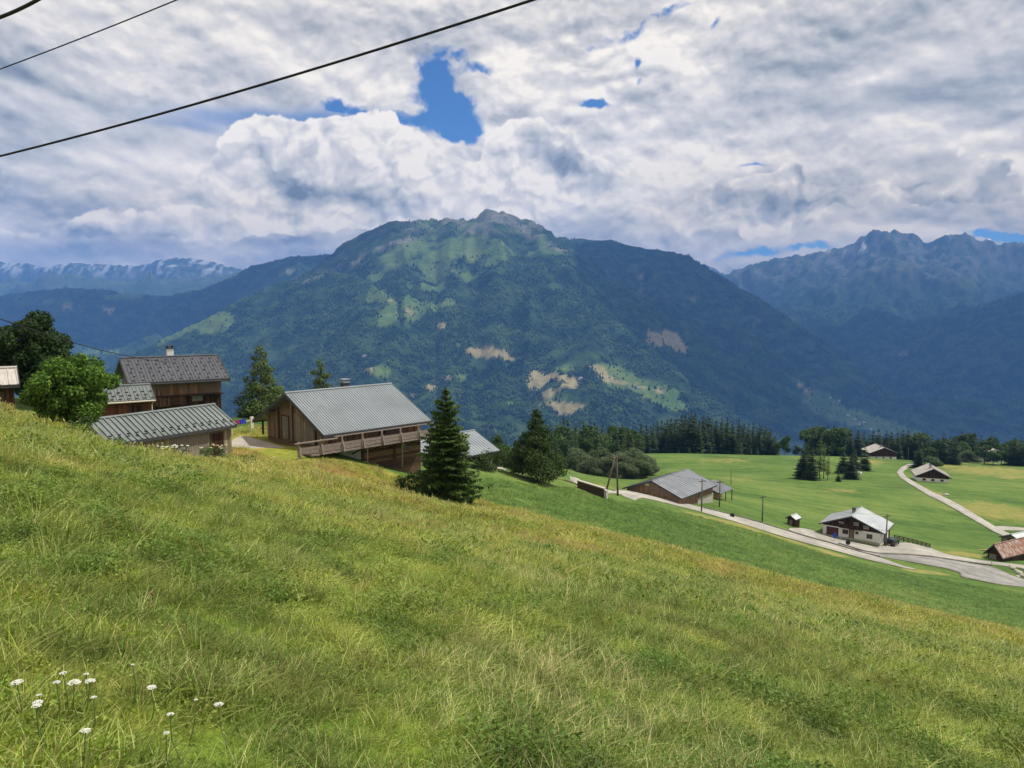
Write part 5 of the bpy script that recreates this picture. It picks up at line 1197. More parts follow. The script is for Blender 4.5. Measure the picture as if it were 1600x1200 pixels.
for u, v, Y in ((905, 700, 218), (918, 708, 214), (931, 700, 222), (944, 712, 214), (957, 706, 216), (968, 704, 222), (980, 710, 216), (992, 702, 222), (1004, 706, 220), (1016, 712, 222), (925, 716, 206), (966, 720, 208), (1000, 716, 210), (912, 718, 208), (985, 722, 208), (1010, 720, 214)):
    tree('g', u, v, Y, 'grey-green rounded willow in the thicket above the long barn', 'willows of the thicket', 1.05)
for u, v, Y, kd in ((893, 676, 235, 's'), (900, 684, 232, 's'), (912, 680, 240, 'b'), (945, 684, 240, 's'), (965, 680, 245, 's')):
    tree(kd, u, v, Y, {'s': 'spruce rising just behind the willow thicket', 'b': 'leafy tree rising just behind the willow thicket'}[kd], 'trees just behind the willow thicket')
# copse in the pasture
for u, v, Y, kd, lb in ((1256, 694, 264, 's', 'leftmost dark spruce of the pasture copse'), (1262, 688, 268, 's', 'tall dark spruce second in the pasture copse'), (1270, 695, 260, 's', 'dark spruce standing at the front of the pasture copse'), (1283, 682, 264, 'l', 'pale tall larch of the pasture copse'), (1289, 690, 268, 'l', 'lower larch on the right of the tall one in the copse'), (1295, 708, 262, 'l', 'thin sparse young larch with bare stem at the copse edge'), (1311, 732, 258, 'y', 'tiny spruce between the copse and the small dark pair'), (1319, 702, 285, 's', 'small dark spruce right of the copse, left one of the pair'), (1331, 706, 268, 's', 'small dark spruce right of the copse, in front of the bale'), (1352, 698, 305, 's', 'short dark spruce left of the farthest chalet'), (1336, 699, 300, 's', 'slender dark spruce between the small pair and the farthest chalet')):
    tree(kd, u, v, Y, lb, 'trees of the pasture copse' if u < 1300 else None, 1.25 if kd == 's' and u > 1300 else 1.0)
topD = [(1262, 682), (1275, 664), (1300, 663), (1330, 668), (1345, 672), (1360, 676), (1378, 670), (1395, 676), (1415, 668), (1435, 670), (1443, 680), (1458, 680), (1480, 674), (1495, 678), (1518, 671), (1535, 682), (1552, 672), (1565, 690), (1578, 686), (1590, 680), (1620, 676), (1660, 676)]
for r, (Y, dv, step) in enumerate([(408, 9, 9), (424, 1, 9)]):
    u = 1262 + r * 4
    while u < 1665:
        kd = 's' if rt.random() < .74 else 'b'
        tree(kd, u, interp(topD, u) + rt.uniform(-3, 7) + dv * rt.uniform(.2, 1.4), Y + rt.uniform(-6, 6), {'s': 'dark spruce in the tree line behind the far chalets', 'b': 'leafy tree in the tree line behind the far chalets'}[kd], 'trees of the right-hand tree line', 1.3); u += step * rt.uniform(.75, 1.35)
for u, v, Y, kd, lb in ((1437, 693, 345, 's', 'dark spruce at the bend of the winding track'), (1446, 697, 350, 'b', 'leafy bush by the spruce at the track bend'), (1475, 676, 368, 's', 'broad dark spruce behind the old chalet'), (1494, 680, 366, 's', 'slimmer dark spruce right behind the old chalet'), (1540, 694, 380, 'b', 'light round tree under the tree line at the right'), (1553, 703, 372, 'b', 'low round tree with visible trunk under the far right spruces'), (1566, 702, 374, 'b', 'second low round tree before the far right spruces'), (1586, 683, 372, 's', 'big dark spruce near the right picture edge'), (1600, 688, 370, 's', 'dark spruce cut by the right picture edge'), (1460, 712, 340, 'g', 'pale low shrub beside the track end'), (1508, 703, 388, 'g', 'grey-green shrub at the foot of the right tree line'), (1522, 706, 388, 'g', 'second grey-green shrub at the foot of the right tree line'), (1366, 694, 402, 'b', 'green leafy clump just behind the farthest chalet')):
    tree(kd, u, v, Y, lb, None, 1.2)
for (kd, i), e in list(TPL.items()):
    if not e[1]:
        for ch in e[0].children_recursive: bpy.data.objects.remove(ch)
        bpy.data.objects.remove(e[0])

# ------------------------------------------------------------------ meadow: tufts of real blades, one object
def blades(g, n, rad, hmin, hmax, w, lean=.45, seg=3, curve=.6):
    """n tapering bent blades -> verts, quads(as 4-gons; last one degenerate-free tri padded)"""
    r = rad * np.sqrt(g.random(n)); a = g.uniform(0, 6.28, n); bx, by = r * np.cos(a), r * np.sin(a)
    h = g.uniform(hmin, hmax, n); dr = np.where(g.random(n) < .55, g.normal(.3, .7, n), g.uniform(0, 6.28, n)); ln = g.uniform(.1, 1, n) * lean
    dx, dy = np.cos(dr), np.sin(dr); sx, sy = -dy, dx; tw = g.uniform(-.6, .6, n); V = []
    for k in range(seg + 1):
        t = k / seg; off = h * ln * (t * .5 + curve * t * t); z = h * t * (1 - .35 * ln * t)
        ww = w * g.uniform(.95, 1.05, n) * (1 - t) ** .7 * .5 + w * .04
        ex, ey = sx * np.cos(tw * t) - dx * np.sin(tw * t), sy * np.cos(tw * t) - dy * np.sin(tw * t)
        V += [np.stack([bx + dx * off - ex * ww, by + dy * off - ey * ww, z], 1), np.stack([bx + dx * off + ex * ww, by + dy * off + ey * ww, z], 1)]
    V = np.stack(V, 1); b = np.arange(n)[:, None, None] * (2 * (seg + 1)); q = np.array([[2*k, 2*k+1, 2*k+3, 2*k+2] for k in range(seg)])
    return V.reshape(-1, 3), (b + q[None]).reshape(-1, 4), np.stack([bx + dx * h * ln * (.5 + curve), by + dy * h * ln * (.5 + curve), h * (1 - .35 * ln)], 1)
def grass_mat(name, kind):
    m, nt = new_mat(name); c, p = meadow_colour(nt)
    inf = nt.n('ShaderNodeObjectInfo').outputs['Random']; isl = nt.n('ShaderNodeNewGeometry').outputs['Random Per Island']
    k = nt.m('ADD', .62, nt.m('ADD', nt.m('MULTIPLY', inf, .35), nt.m('MULTIPLY', nt.m('POWER', isl, 1.6), 1.35)))
    if kind == 'mown': c = mown_colour(nt, p)
    if kind == 'straw': c = nt.mix(nt.m('ADD', .55, nt.m('MULTIPLY', isl, .35)), c, (.46, .42, .20))
    elif kind == 'red': c = nt.mix(.55, c, (.38, .26, .16))
    elif kind == 'herb': c = nt.mix(nt.m('ADD', .35, nt.m('MULTIPLY', isl, .35)), c, (.07, .135, .03))
    elif kind == 'blade':
        c = nt.mix(nt.m('MULTIPLY', nt.mapr(isl, .72, .86), .55), c, (.30, .27, .12))
    k = nt.m('MULTIPLY', k, nt.mapr(nt.noise(p, 1.1, 3, .6), .36, .6, .80, 1.12))
    c2 = nt.vm('SCALE', c); nt.L.new(k, c2.node.inputs['Scale'])
    finish(nt, c2, .6, None, transl=.34, spec=.25); return m
M['g_blade'] = grass_mat('meadow_blades', 'blade'); M['g_straw'] = grass_mat('meadow_straw', 'straw'); M['g_red'] = grass_mat('meadow_sorrel', 'red'); M['g_herb'] = grass_mat('meadow_herbs', 'herb'); M['g_mown'] = grass_mat('mown_blades', 'mown')
tufts = bpy.data.collections.new('tufts')
def tuft(i, seed, parts):
    g = np.random.default_rng(seed); Vs = []; Fs = []; Ms = []; b = 0
    for kind, mi, args in parts:
        if kind == 'b': V, Fq, tips = blades(g, *args)
        elif kind == 'seed':                                       # stalks with loose heads
            n, rad, h0, h1, hw, hl = args; V, Fq, tips = blades(g, n, rad, h0, h1, .004 if hw < .03 else .012, .35)
            H_ = []; 
            for t in tips:
                for q in range(5):
                    d = g.normal(size=3) * hw; e = g.normal(size=3) * hw * .6; c = t - np.array([0, 0, hl * q / 5]); H_.append([c, c + d * .6 + [0, 0, -hl * .1], c + e * .3 + [0, 0, hl * .22], c - d * .5 + [0, 0, .01]])
            H_ = np.array(H_).reshape(-1, 3); k = len(V); V = np.r_[V, H_]; Fq = np.r_[Fq, k + np.arange(len(H_)).reshape(-1, 4)]
        else:                                                      # broad leaves
            n, rad, h0, h1, sz = args; P = np.c_[g.uniform(-rad, rad, n), g.uniform(-rad, rad, n), g.uniform(h0, h1, n)]
            nn = g.normal(size=(n, 3)) * .6 + [0, 0, 1]; nn /= np.linalg.norm(nn, axis=1)[:, None]; t = np.cross(nn, g.normal(size=(n, 3))); t /= np.linalg.norm(t, axis=1)[:, None]; c = np.cross(nn, t); s = sz * g.uniform(.5, 1.2, n)[:, None]
            V = np.stack([P - t * s, P + c * s * .45, P + t * s, P - c * s * .45], 1).reshape(-1, 3); Fq = np.arange(len(V)).reshape(-1, 4)
        Vs.append(V); Fs.append(Fq + b); Ms += [mi] * len(Fq); b += len(V)
    o = mesh_np('tuft_%02d' % i, np.concatenate(Vs), np.concatenate(Fs), [M['g_blade'], M['g_straw'], M['g_red'], M['g_herb'], M['g_mown'], M['petal']], mi=Ms)
    COL.objects.unlink(o); tufts.objects.link(o)
# near tufts 0-6 (radius ~.2), middle 7-10 (.4), far 11-14 (.9)
tuft(0, 1, [('b', 0, (95, .20, .06, .18, .0082, 1.3)), ('leaf', 3, (26, .2, .02, .12, .018))])
tuft(1, 2, [('b', 0, (85, .20, .08, .22, .0078, 1.4)), ('leaf', 0, (30, .2, .02, .14, .018)), ('seed', 2, (2, .15, .14, .24, .006, .04)), ('seed', 1, (1, .15, .22, .34, .006, .05))])
tuft(2, 3, [('b', 0, (70, .20, .08, .20, .0085, 1.2)), ('leaf', 3, (60, .18, .02, .16, .022))])
tuft(3, 4, [('leaf', 3, (150, .2, .02, .2, .024)), ('b', 0, (35, .2, .1, .28, .006, .8))])
tuft(4, 5, [('b', 1, (26, .18, .12, .32, .005, 1.2)), ('b', 0, (60, .19, .08, .22, .008, 1.2)), ('seed', 1, (2, .16, .24, .38, .007, .06))])
tuft(5, 6, [('b', 0, (75, .19, .08, .22, .0082, 1.2)), ('seed', 2, (4, .17, .14, .24, .007, .04))])
tuft(6, 7, [('b', 0, (90, .16, .16, .36, .0085, 1.2)), ('b', 1, (14, .1, .25, .48, .005, .9))])
tuft(7, 8, [('b', 0, (130, .42, .07, .22, .018, 1.3)), ('leaf', 3, (60, .4, .02, .15, .028))])
tuft(8, 9, [('b', 0, (120, .42, .08, .24, .018, 1.2)), ('b', 1, (22, .4, .12, .32, .011, 1.2)), ('seed', 1, (3, .4, .2, .3, .011, .06))])
tuft(9, 10, [('b', 0, (110, .42, .08, .22, .018, 1.2)), ('seed', 2, (12, .4, .14, .26, .016, .06))])
tuft(10, 11, [('leaf', 3, (110, .4, .02, .24, .045)), ('b', 0, (70, .42, .08, .24, .018, 1.1))])
tuft(11, 12, [('b', 0, (170, .95, .08, .24, .045, 1.1, 2))])
tuft(12, 13, [('b', 0, (120, .95, .08, .24, .045, 1.1, 2)), ('b', 1, (45, .9, .12, .3, .030, 1.1, 2)), ('seed', 1, (18, .9, .2, .32, .035, .09))])
tuft(13, 14, [('b', 0, (130, .95, .08, .22, .045, 1.1, 2)), ('seed', 2, (34, .9, .16, .28, .04, .08))])
tuft(14, 15, [('b', 0, (140, .95, .08, .24, .045, 1.1, 2)), ('leaf', 3, (150, .9, .02, .2, .05))])
tuft(15, 16, [('b', 4, (150, 1.2, .15, .5, .06, 1.2, 2))])
tuft(16, 17, [('b', 0, (85, .20, .08, .22, .0078, 1.4)), ('leaf', 5, (2, .15, .2, .25, .009))])
g = np.random.default_rng(5); PX = []; PY = []; PI_ = []; PS = []
for (y0, y1, dn, base_, ns, scl) in [(1.6, 7, 105, 0, 7, .84), (7, 14, 48, 0, 7, 1.15), (14, 27, 13, 7, 4, 1.15), (27, 64, 3.4, 11, 4, 1.0), (64, 82, 2.0, 11, 4, 1.15)]:
    k = int(dn * .5 * 2.0 * ((y1 + 1.2) ** 2 - (y0 + 1.2) ** 2)); y = np.sqrt(g.uniform((y0 + 1.2) ** 2, (y1 + 1.2) ** 2, k)) - 1.2; x = g.uniform(-1.0, 1.0, k) * (y + 1.2)
    a = fbm(x / .7, y / .7, 3, 300); b = fbm(x / 3.1, y / 3.1, 3, 320); c = fbm(x / 2.3, y / 2.3, 3, 340); r = g.random(k)
    if ns == 7:
        idx = np.where(r < .30, 0, np.where(r < .55, 1, np.where(r < .75, 2, 1)))
        idx = np.where((a > .53) & (r < .7), 3, idx); idx = np.where((b > .60) & (r < .5), 4, idx); idx = np.where((c > .57) & (r < .6), 5, idx); idx = np.where(r > .955, 6, idx); idx = np.where(r > .984, 16, idx)
    else:
        idx = np.where(r < .72, 0, 1); idx = np.where((b > .53) & (r < .7), 1, idx); idx = np.where((c > .58) & (r < .5), 2, idx); idx = np.where((a > .57) & (r < .7), 3, idx)
    PX.append(x); PY.append(y); PI_.append(idx + base_); PS.append(scl * g.uniform(.7, 1.2, k) * (.40 + .95 * fbm(x / .6, y / .6, 3, 360)))
k = 31000; y = np.sqrt(g.uniform(56 ** 2, 150 ** 2, k)); x = g.uniform(-.1, 1.0, k) * y
PX.append(x); PY.append(y); PI_.append(np.full(k, 15)); PS.append(.5 * g.uniform(.7, 1.3, k)); mown0 = sum(len(q) for q in PX[:-1])
PX, PY, PI_, PS = map(np.concatenate, (PX, PY, PI_, PS))
PZ = ground(PX, PY); gu, gv = pix(PX, PY, PZ)
near_b = np.zeros(len(PX), bool)
ok = (gv > crest_v(gu) - 2 + (fbm(PX / 2, PY / 2, 2, 380) - .5) * 6) | (PY < 12)
ok &= (PY < 64) | (gu < 465)
mn = np.arange(len(PX)) >= mown0
lane = np.interp(gu, [700, 765, 830, 890, 930, 1000, 1100, 1200, 1300, 1350, 1430, 1500, 1600, 1950], [800, 745, 755, 760, 775, 786, 808, 835, 868, 882, 899, 910, 926, 975])
ok = np.where(mn, (gv < crest_v(gu) - 3) & (gv > lane + 2) & (gu > 745), ok)
# nothing grows inside the low barn
c_, s__ = math.cos(R(58)), math.sin(R(58)); lx = (PX + 27) * c_ + (PY - 51.2) * s__; ly = -(PX + 27) * s__ + (PY - 51.2) * c_
ok &= ~((lx > .1) & (lx < 10.4) & (ly > .2) & (ly < 5))
c_, s__ = math.cos(R(45.6)), math.sin(R(45.6)); lx = (PX + 15.4) * c_ + (PY - 62) * s__; ly = -(PX + 15.4) * s__ + (PY - 62) * c_
ok &= ~((lx > -4.6) & (lx < 12) & (ly > -1.3) & (ly < 12.8))
PX, PY, PZ, PI_, PS = PX[ok], PY[ok], PZ[ok], PI_[ok], PS[ok]
me = bpy.data.meshes.new('meadow_grass'); me.vertices.add(len(PX)); me.vertices.foreach_set('co', np.stack([PX, PY, PZ - .02], 1).astype(np.float32).ravel())
a_ = me.attributes.new('idx', 'INT', 'POINT'); a_.data.foreach_set('value', PI_.astype(np.int32))
a_ = me.attributes.new('scl', 'FLOAT', 'POINT'); a_.data.foreach_set('value', PS.astype(np.float32))
rot = np.stack([g.uniform(-.12, .12, len(PX)), g.uniform(-.12, .12, len(PX)) + .12, g.uniform(-.9, .9, len(PX))], 1).astype(np.float32)
a_ = me.attributes.new('rot', 'FLOAT_VECTOR', 'POINT'); a_.data.foreach_set('vector', rot.ravel())
grass = bpy.data.objects.new('meadow_grass', me); COL.objects.link(grass); tag(grass, 'tall flowering hay meadow covering the near slope', 'grass', kind='stuff')
gn = bpy.data.node_groups.new('scatter_tufts', 'GeometryNodeTree')
gn.interface.new_socket('Geometry', in_out='INPUT', socket_type='NodeSocketGeometry'); gn.interface.new_socket('Geometry', in_out='OUTPUT', socket_type='NodeSocketGeometry')
N_ = gn.nodes; gi = N_.new('NodeGroupInput'); go = N_.new('NodeGroupOutput'); ci = N_.new('GeometryNodeCollectionInfo'); ci.inputs[0].default_value = tufts; ci.inputs[1].default_value = True; ci.inputs[2].default_value = True
ip = N_.new('GeometryNodeInstanceOnPoints'); ip.inputs['Pick Instance'].default_value = True
def na(nm, ty):
    q = N_.new('GeometryNodeInputNamedAttribute'); q.data_type = ty; q.inputs[0].default_value = nm; return [o for o in q.outputs if o.enabled and o.name == 'Attribute'][0]
gn.links.new(gi.outputs[0], ip.inputs['Points']); gn.links.new(ci.outputs[0], ip.inputs['Instance']); gn.links.new(na('idx', 'INT'), ip.inputs['Instance Index'])
gn.links.new(na('rot', 'FLOAT_VECTOR'), ip.inputs['Rotation']); gn.links.new(na('scl', 'FLOAT'), ip.inputs['Scale']); gn.links.new(ip.outputs[0], go.inputs[0])
md = grass.modifiers.new('scatter', 'NODES'); md.node_group = gn
print('tufts', len(PX))

# flowers: each one a thing
def umbel(u, v, w, label, i, Y=None):
    rx, ry, rz = ray(u, v)
    x, y = hit(u, v + 34, 1.5, 12) if Y is None else (rx / ry * Y, Y)
    z = gz(x, y); px = at(u, v, y); h = max(px.z - z, .25); r = w * .36 / F * y
    t = empty('wild_flower', (px.x, y, z), 0, label=label, cat='flower', group='white umbel flowers in the near grass')
    m = MB(); g_ = random.Random(i)
    for q in range(70):
        a = g_.uniform(0, 6.28); d = r * math.sqrt(g_.random()); x_, y_ = d * math.cos(a), d * math.sin(a) * .9; s = r * .13; zz = h - (d / r) ** 2 * r * .28 + g_.uniform(-.04, .04) * r
        m.tube([(x_, y_, zz - s * .5), (x_, y_, zz + s * .2)], [s * 1.2, s * .8], 5)
    m.build('flower_head', M['petal'], t)
    m = MB(); m.tube([(g_.uniform(-.05, .05), .0, 0), (g_.uniform(-.02, .02), 0, h * .5), (0, 0, h - r * .7)], [.004, .003, .0025], 5)
    for q in range(8): a = q * .785; m.tube([(0, 0, h - r * .75), (r * .7 * math.cos(a), r * .65 * math.sin(a), h - r * .25)], .0012, 4)
    m.build('stem', M['stem'], t)
FL = [(30, 1111, 26, 'flat white umbel nearest the left picture edge'), (101, 1093, 16, 'pinkish white umbel above the row of three, left one'), (137, 1094, 12, 'small white umbel above the row of three, right one'), (91, 1110, 16, 'left white umbel of the row of three'), (118, 1108, 28, 'broad middle white umbel of the row of three'), (143, 1105, 22, 'right white umbel of the row of three'),
      (149, 1136, 14, 'small white umbel just below the row of three'), (62, 1147, 22, 'upper white umbel of the pair stacked at the lower left'), (60, 1154, 20, 'lower white umbel of the pair stacked at the lower left'), (64, 1135, 12, 'faint small white umbel above the stacked pair'), (238, 1113, 22, 'lone flat white umbel right of the row of three'), (343, 1140, 20, 'brightest white umbel, farthest to the right'),
      (268, 1162, 16, 'white umbel between the lone flat one and the bottom edge'), (136, 1196, 24, 'white umbel cut by the bottom edge near the left corner'), (262, 1197, 14, 'white umbel cut by the bottom edge, right of the other'), (209, 1074, 9, 'tiny white umbel highest up in the grass'), (308, 1134, 9, 'tiny pinkish umbel left of the brightest one')]
for i, (u, v, w, lb) in enumerate(FL): umbel(u, v, w, lb, i)
def stalk(pts, r, mat, label, seeds=0, name='dry_stalk'):
    m = MB(); m.tube(pts, [r * (1 - .6 * k / (len(pts) - 1)) for k in range(len(pts))], 6); 
    t = m.build(name, M['straw'], None, True); tag(t, label, 'stalk')
    if seeds:
        g_ = random.Random(2); s = MB(); a = Vector(pts[-1]); b = Vector(pts[0])
        for q in range(seeds):
            p = a.lerp(b, g_.uniform(0, .7)); d = Vector((g_.uniform(-1, 1), g_.uniform(-1, 1), g_.uniform(-.5, 1))) * r * 5; s.tube([p + d * .2, p + d], [r * 1.4, r * .9], 5)
        s.build('seed_head', M[mat], t)
def sp(u, v, y): p = at(u, v, y); return (p.x, p.y, p.z)
stalk([sp(-20, 1036, 4.6), sp(40, 1026, 4.75), sp(90, 1016, 4.9), sp(138, 1012, 5.05)], .008, 'straw', 'pale dry stalk lying bent over the grass at the left edge')
stalk([sp(224, 998, 5.6), sp(230, 970, 5.6), sp(235, 945, 5.62), sp(238, 925, 5.65)], .005, 'dock', 'upright reddish brown dock stalk with dry seeds', 34)

# ------------------------------------------------------------------ haze
hz = MB().box(-16000, -300, -960, 16000, 18500, 1260)
m, nt = new_mat('valley_haze'); v = nt.n('ShaderNodeVolumePrincipled', {'Color': (HZC[0], HZC[1], HZC[2], 1), 'Density': HZD, 'Anisotropy': 0.0})
o_ = nt.n('ShaderNodeOutputMaterial'); nt.L.new(v.outputs[0], o_.inputs['Volume'])
hz = hz.build('haze', m); tag(hz, 'thin blue summer haze filling the valley air', kind='stuff')

# ------------------------------------------------------------------ clouds placed out of view so that their shade lies on the mountains
sd = Vector((math.cos(SUN_EL) * math.sin(SUN_AZ), math.cos(SUN_EL) * math.cos(SUN_AZ), math.sin(SUN_EL)))
M['cloud'] = plain('cloud_white', (.85, .86, .88), 1, .02, .001)
def cloud(tx, ty, tz, rx, ry, seed, label):
    k = (5200 - tz) / sd.z; cx, cy, cz = tx + sd.x * k, ty + sd.y * k, 5200
    g_ = np.random.default_rng(seed); m = MB()
    vs = []; fs = []; n1, n2 = 40, 14
    for i in range(n2 + 1):
        ph = math.pi * i / n2
        for q in range(n1):
            th = 2 * math.pi * q / n1; d = (math.sin(ph) * math.cos(th), math.sin(ph) * math.sin(th), math.cos(ph))
            w = .62 + .75 * float(fbm(np.array([d[0] * 2 + seed]), np.array([d[1] * 2 + d[2] * 1.7]), 4, seed)[0]); vs.append((cx + d[0] * rx * w, cy + d[1] * ry * w, cz + d[2] * 420 * w * (1 if d[2] > 0 else .35)))
    for i in range(n2):
        for q in range(n1): z = (q + 1) % n1; fs.append((i*n1+q, (i+1)*n1+q, (i+1)*n1+z, i*n1+z))
    o = m.add(vs, fs).build('cloud', M['cloud'], None, True); tag(o, label, 'cloud', 'unseen clouds placed for their shade')
for c in SHADE_CLOUDS: cloud(*c)

# ------------------------------------------------------------------ sky
world = bpy.data.worlds.new('World'); scene.world = world; world.use_nodes = True; world.node_tree.nodes.clear(); nt = NT(world.node_tree)
STR = .1
def sk(u, v):
    x, y, z = ray(u, v); l = math.sqrt(x*x + y*y + z*z); return math.atan2(x, y), math.asin(z / l)
# cloud cover over the front quarter of the sky, computed here by fractal noise (mirrored round the rest of the horizon)
SW, SH = 1760, 780; A0, A1, E0, E1 = R(-45), R(45), R(-6), R(34)
PA, PE = np.meshgrid(A0 + (A1 - A0) * (np.arange(SW) + .5) / SW, E0 + (E1 - E0) * (np.arange(SH) + .5) / SH)
def nz_(x, y, sc, o, s, g=.55): return fbm(x * sc, y * sc, o, s, g) - .5
def warp(sc, amp, o, s, g=.55): return PA + nz_(PA, PE, sc, o, s, g) * amp, PE + nz_(PA, PE, sc, o, s + 91, g) * amp
def gsum(P, items, base=0.0):
    acc = np.full(PA.shape, base)
    for (u, v, ru, rv, rot, w) in items:
        a, e = sk(u, v); ru /= 1250; rv /= 1250; dx, dy = P[0] - a, P[1] - e; ca, sa = math.cos(R(rot)), math.sin(R(rot))
        q1 = (dx * ca - dy * sa) / ru; q2 = (dx * sa + dy * ca) / rv; acc += w * np.exp(-(q1 * q1 + q2 * q2))
    return acc
def puff(x, y, sc, o=3, s=0):
    # rounded heaps: distance to the nearest of jittered points, three sizes
    t = 0; A = 1; n = 0
    for k in range(o):
        X, Y = x * sc, y * sc; ix, iy = np.floor(X), np.floor(Y); best = np.full(X.shape, 9.0)
        for i in (-1, 0, 1):
            for j in (-1, 0, 1):
                jx, jy = _h(ix + i, iy + j, s + k * 7), _h(ix + i, iy + j, s + 50 + k * 7)
                best = np.minimum(best, (ix + i + jx - X) ** 2 + (iy + j + jy - Y) ** 2)
        t = t + A * (1 - np.clip(best, 0, 1.2)); n += A; A *= .5; sc *= 2.1
    return t / n
Wa = warp(5, .045, 3, 11); Wb = warp(19, .030, 5, 23, .6)
Wc = (Wb[0] + nz_(PA, PE, 6, 2, 71) * .03, Wb[1])
ft = lambda x, y: nz_(x + .25 * y, y * 2.0, 8, 6, 31, .53) * 1.9
fa = ft(Wa[0], Wa[1]); da = ft(Wa[0] + .004, Wa[1] + .010)
fb = nz_(Wb[0], Wb[1] * 1.3, 48, 4, 41, .62) * 1.7
fc = nz_(Wb[0], Wb[1] * 1.6, 18, 4, 47, .58) * 1.7
dc = nz_(Wb[0] + .003, (Wb[1] + .007) * 1.6, 18, 4, 47, .58) * 1.7
holes = gsum(Wb, HOLES); holes = holes + (.75 * fb + 1.1 * fc + .3 * fa) * sstep(.05, .55, holes)
gap = sstep(.22, 1.05, holes) ** 1.2; thin = sstep(.05, 1.1, gsum(Wa, THIN) + .35 * (fa + fc * .5)) * .8
cells = puff(Wb[0] + .3, Wb[1] * 1.25, 26, 2, 300) - .72
soft = np.clip(1 - gsum(Wa, [(1400, 120, 260, 120, 0, .55), (250, 230, 260, 60, 0, .6), (380, 60, 200, 60, 0, .5), (80, 80, 120, 80, 0, .3)]), .3, 1)
br = gsum(Wa, SHADES, BASE) + .30 * fa + .9 * (fa - da) * (.4 + .6 * soft) + soft * (.20 * fc + .35 * (fc - dc) + .12 * fb) + .40 * cells * gsum(Wa, [(950, 80, 260, 110, 0, 1), (450, 60, 150, 60, 0, .3)])
pf = puff(Wb[0], Wb[1] * 1.05, 15, 4, 500); pg = puff(Wb[0] + .007, Wb[1] * 1.05 + .017, 15, 4, 500)
C0 = gsum(Wc, CUMU) + .70 * (pf - .62) + .10 * fb
cm = sstep(.52, .60, C0)
rim = np.exp(-np.clip(C0 - .56, 0, 3) / .22) * sstep(R(7), R(11), PE)
cb = gsum(Wc, CSHADE, CBASE) + 1.25 * (pf - pg) + .30 * (pf - .7) + .22 * rim * (gsum(Wc, CSHADE) > -.25) - .08 + .16 * fc + .5 * (fc - dc) + .14 * fa + .08 * fb
KX = [0, .25, .5, .75, 1.0]; KC = np.array([(.155, .19, .245), (.28, .325, .395), (.46, .495, .56), (.66, .68, .73), (.90, .90, .90)])
tone = lambda x: np.stack([np.interp(x, KX, KC[:, i]) for i in range(3)], -1)
hor = sstep(.16, 0, PE)[..., None]
deck = tone(br); deck = deck * (1 - .22 * hor) + np.array((.66, .63, .59)) * .22 * hor
rgb = deck * (1 - cm[..., None]) + tone(cb) * cm[..., None]
alpha = 1 - np.maximum(gap, thin) * (1 - cm)
wm = sstep(.22, 0, PE)[..., None]; rgb = rgb * (1 - wm + wm * np.array((1.18, 1.08, .86)))
IMG = np.concatenate([np.clip(rgb, 0, 1) ** (1 / 2.2), np.clip(alpha, 0, 1)[..., None]], -1).astype(np.float32)
img = bpy.data.images.new('cloud_cover', SW, SH, alpha=True); img.alpha_mode = 'CHANNEL_PACKED'; img.colorspace_settings.name = 'Non-Color'; img.pixels.foreach_set(IMG.ravel()); img.update(); img.pack()
sky = nt.n('ShaderNodeTexSky', sky_type='NISHITA', sun_disc=False, sun_elevation=SUN_EL, sun_rotation=SUN_AZ, altitude=1500, air_density=1.0, dust_density=.6, ozone_density=2.0)
dirv = nt.n('ShaderNodeTexCoord').outputs['Generated']
sep = nt.n('ShaderNodeSeparateXYZ', {0: dirv}); X_, Y_, Z_ = sep.outputs
az = nt.m('ARCTAN2', X_, Y_); el = nt.m('ARCSINE', Z_)
uv = nt.n('ShaderNodeCombineXYZ', {0: nt.mapr(az, A0, A1, 0, 1, False), 1: nt.mapr(el, E0, E1, 0, 1, False), 2: 0.0})
for nd in list(world.node_tree.nodes):
    if nd.type == 'MAP_RANGE': nd.clamp = False
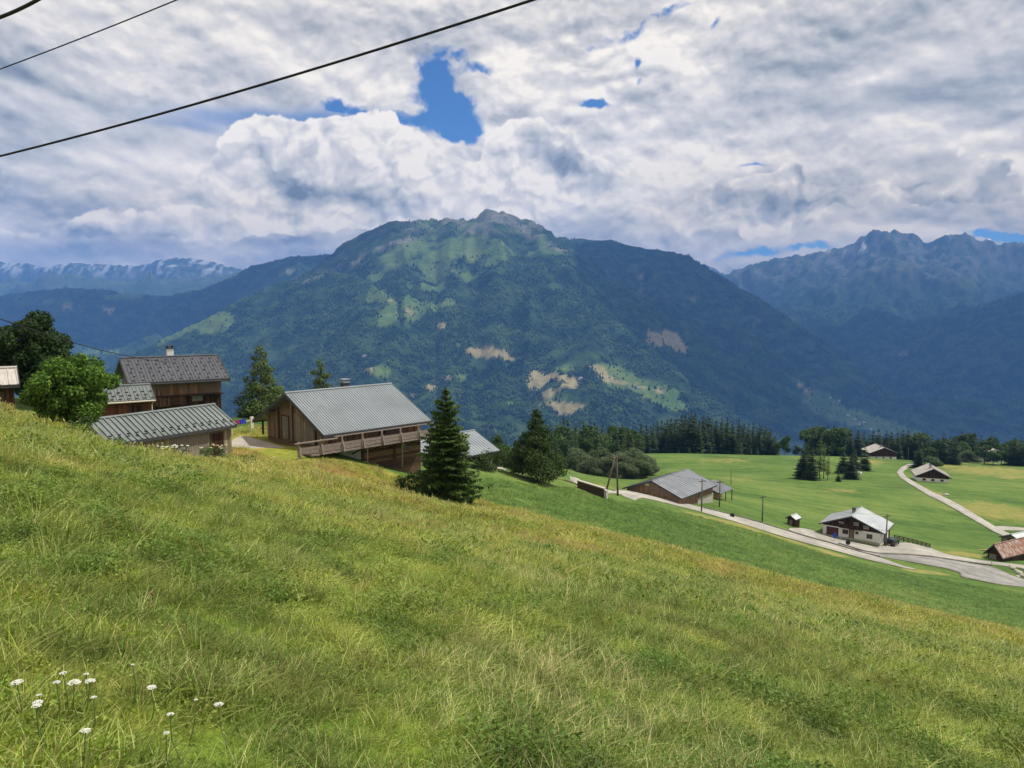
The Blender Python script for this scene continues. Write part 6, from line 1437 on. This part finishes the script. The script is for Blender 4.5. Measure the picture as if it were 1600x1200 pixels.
tx = nt.n('ShaderNodeTexImage', {0: uv.outputs[0]}, image=img, extension='MIRROR', interpolation='Cubic')
gm = nt.n('ShaderNodeGamma', {0: tx.outputs[0], 1: 2.2}).outputs[0]
cl = nt.vm('MULTIPLY', gm, (CLT[0] / STR, CLT[1] / STR, CLT[2] / STR))
blue = nt.mix(1.0, sky.outputs[0], (SKYC[0], SKYC[1], SKYC[2]), 'MULTIPLY')
c = nt.mix(tx.outputs[1], blue, cl)
low = nt.mapr(el, -.30, -.04, 1, 0)
c = nt.mix(low, c, (1.2, 1.5, 1.7))
bg = nt.n('ShaderNodeBackground', {0: c, 1: STR}); nt.n('ShaderNodeOutputWorld', {0: bg.outputs[0]})
world.cycles.sampling_method = 'NONE'

# ------------------------------------------------------------------ sun, camera, output
sl = bpy.data.lights.new('sun', 'SUN'); sl.energy = SUNE; sl.angle = R(.6); sl.color = (1, .955, .88)
so = bpy.data.objects.new('sun', sl); COL.objects.link(so); so.rotation_euler = (-sd).to_track_quat('-Z', 'Y').to_euler(); so.location = (50, 20, 60)
cam = bpy.data.cameras.new('camera'); cam.sensor_width = 36; cam.lens = 36 * F / 1600; cam.clip_start = .05; cam.clip_end = 60000
co = bpy.data.objects.new('camera', cam); COL.objects.link(co); co.location = (0, 0, 0); co.rotation_euler = (R(90) - TH, 0, 0); scene.camera = co
scene.view_settings.view_transform = 'Standard'; scene.view_settings.look = 'None'; scene.view_settings.exposure = EXPO; scene.view_settings.gamma = 1
scene.render.engine = 'CYCLES'; cy = scene.cycles
cy.max_bounces = 6; cy.diffuse_bounces = 3; cy.glossy_bounces = 2; cy.transmission_bounces = 4; cy.volume_bounces = 1; cy.transparent_max_bounces = 6
cy.use_adaptive_sampling = True; cy.adaptive_threshold = .015; cy.use_denoising = True; cy.denoiser = 'OPENIMAGEDENOISE'; cy.denoising_input_passes = 'RGB_ALBEDO_NORMAL'
cy.sample_clamp_indirect = 4; cy.caustics_reflective = False; cy.caustics_refractive = False
scene.render.use_persistent_data = False
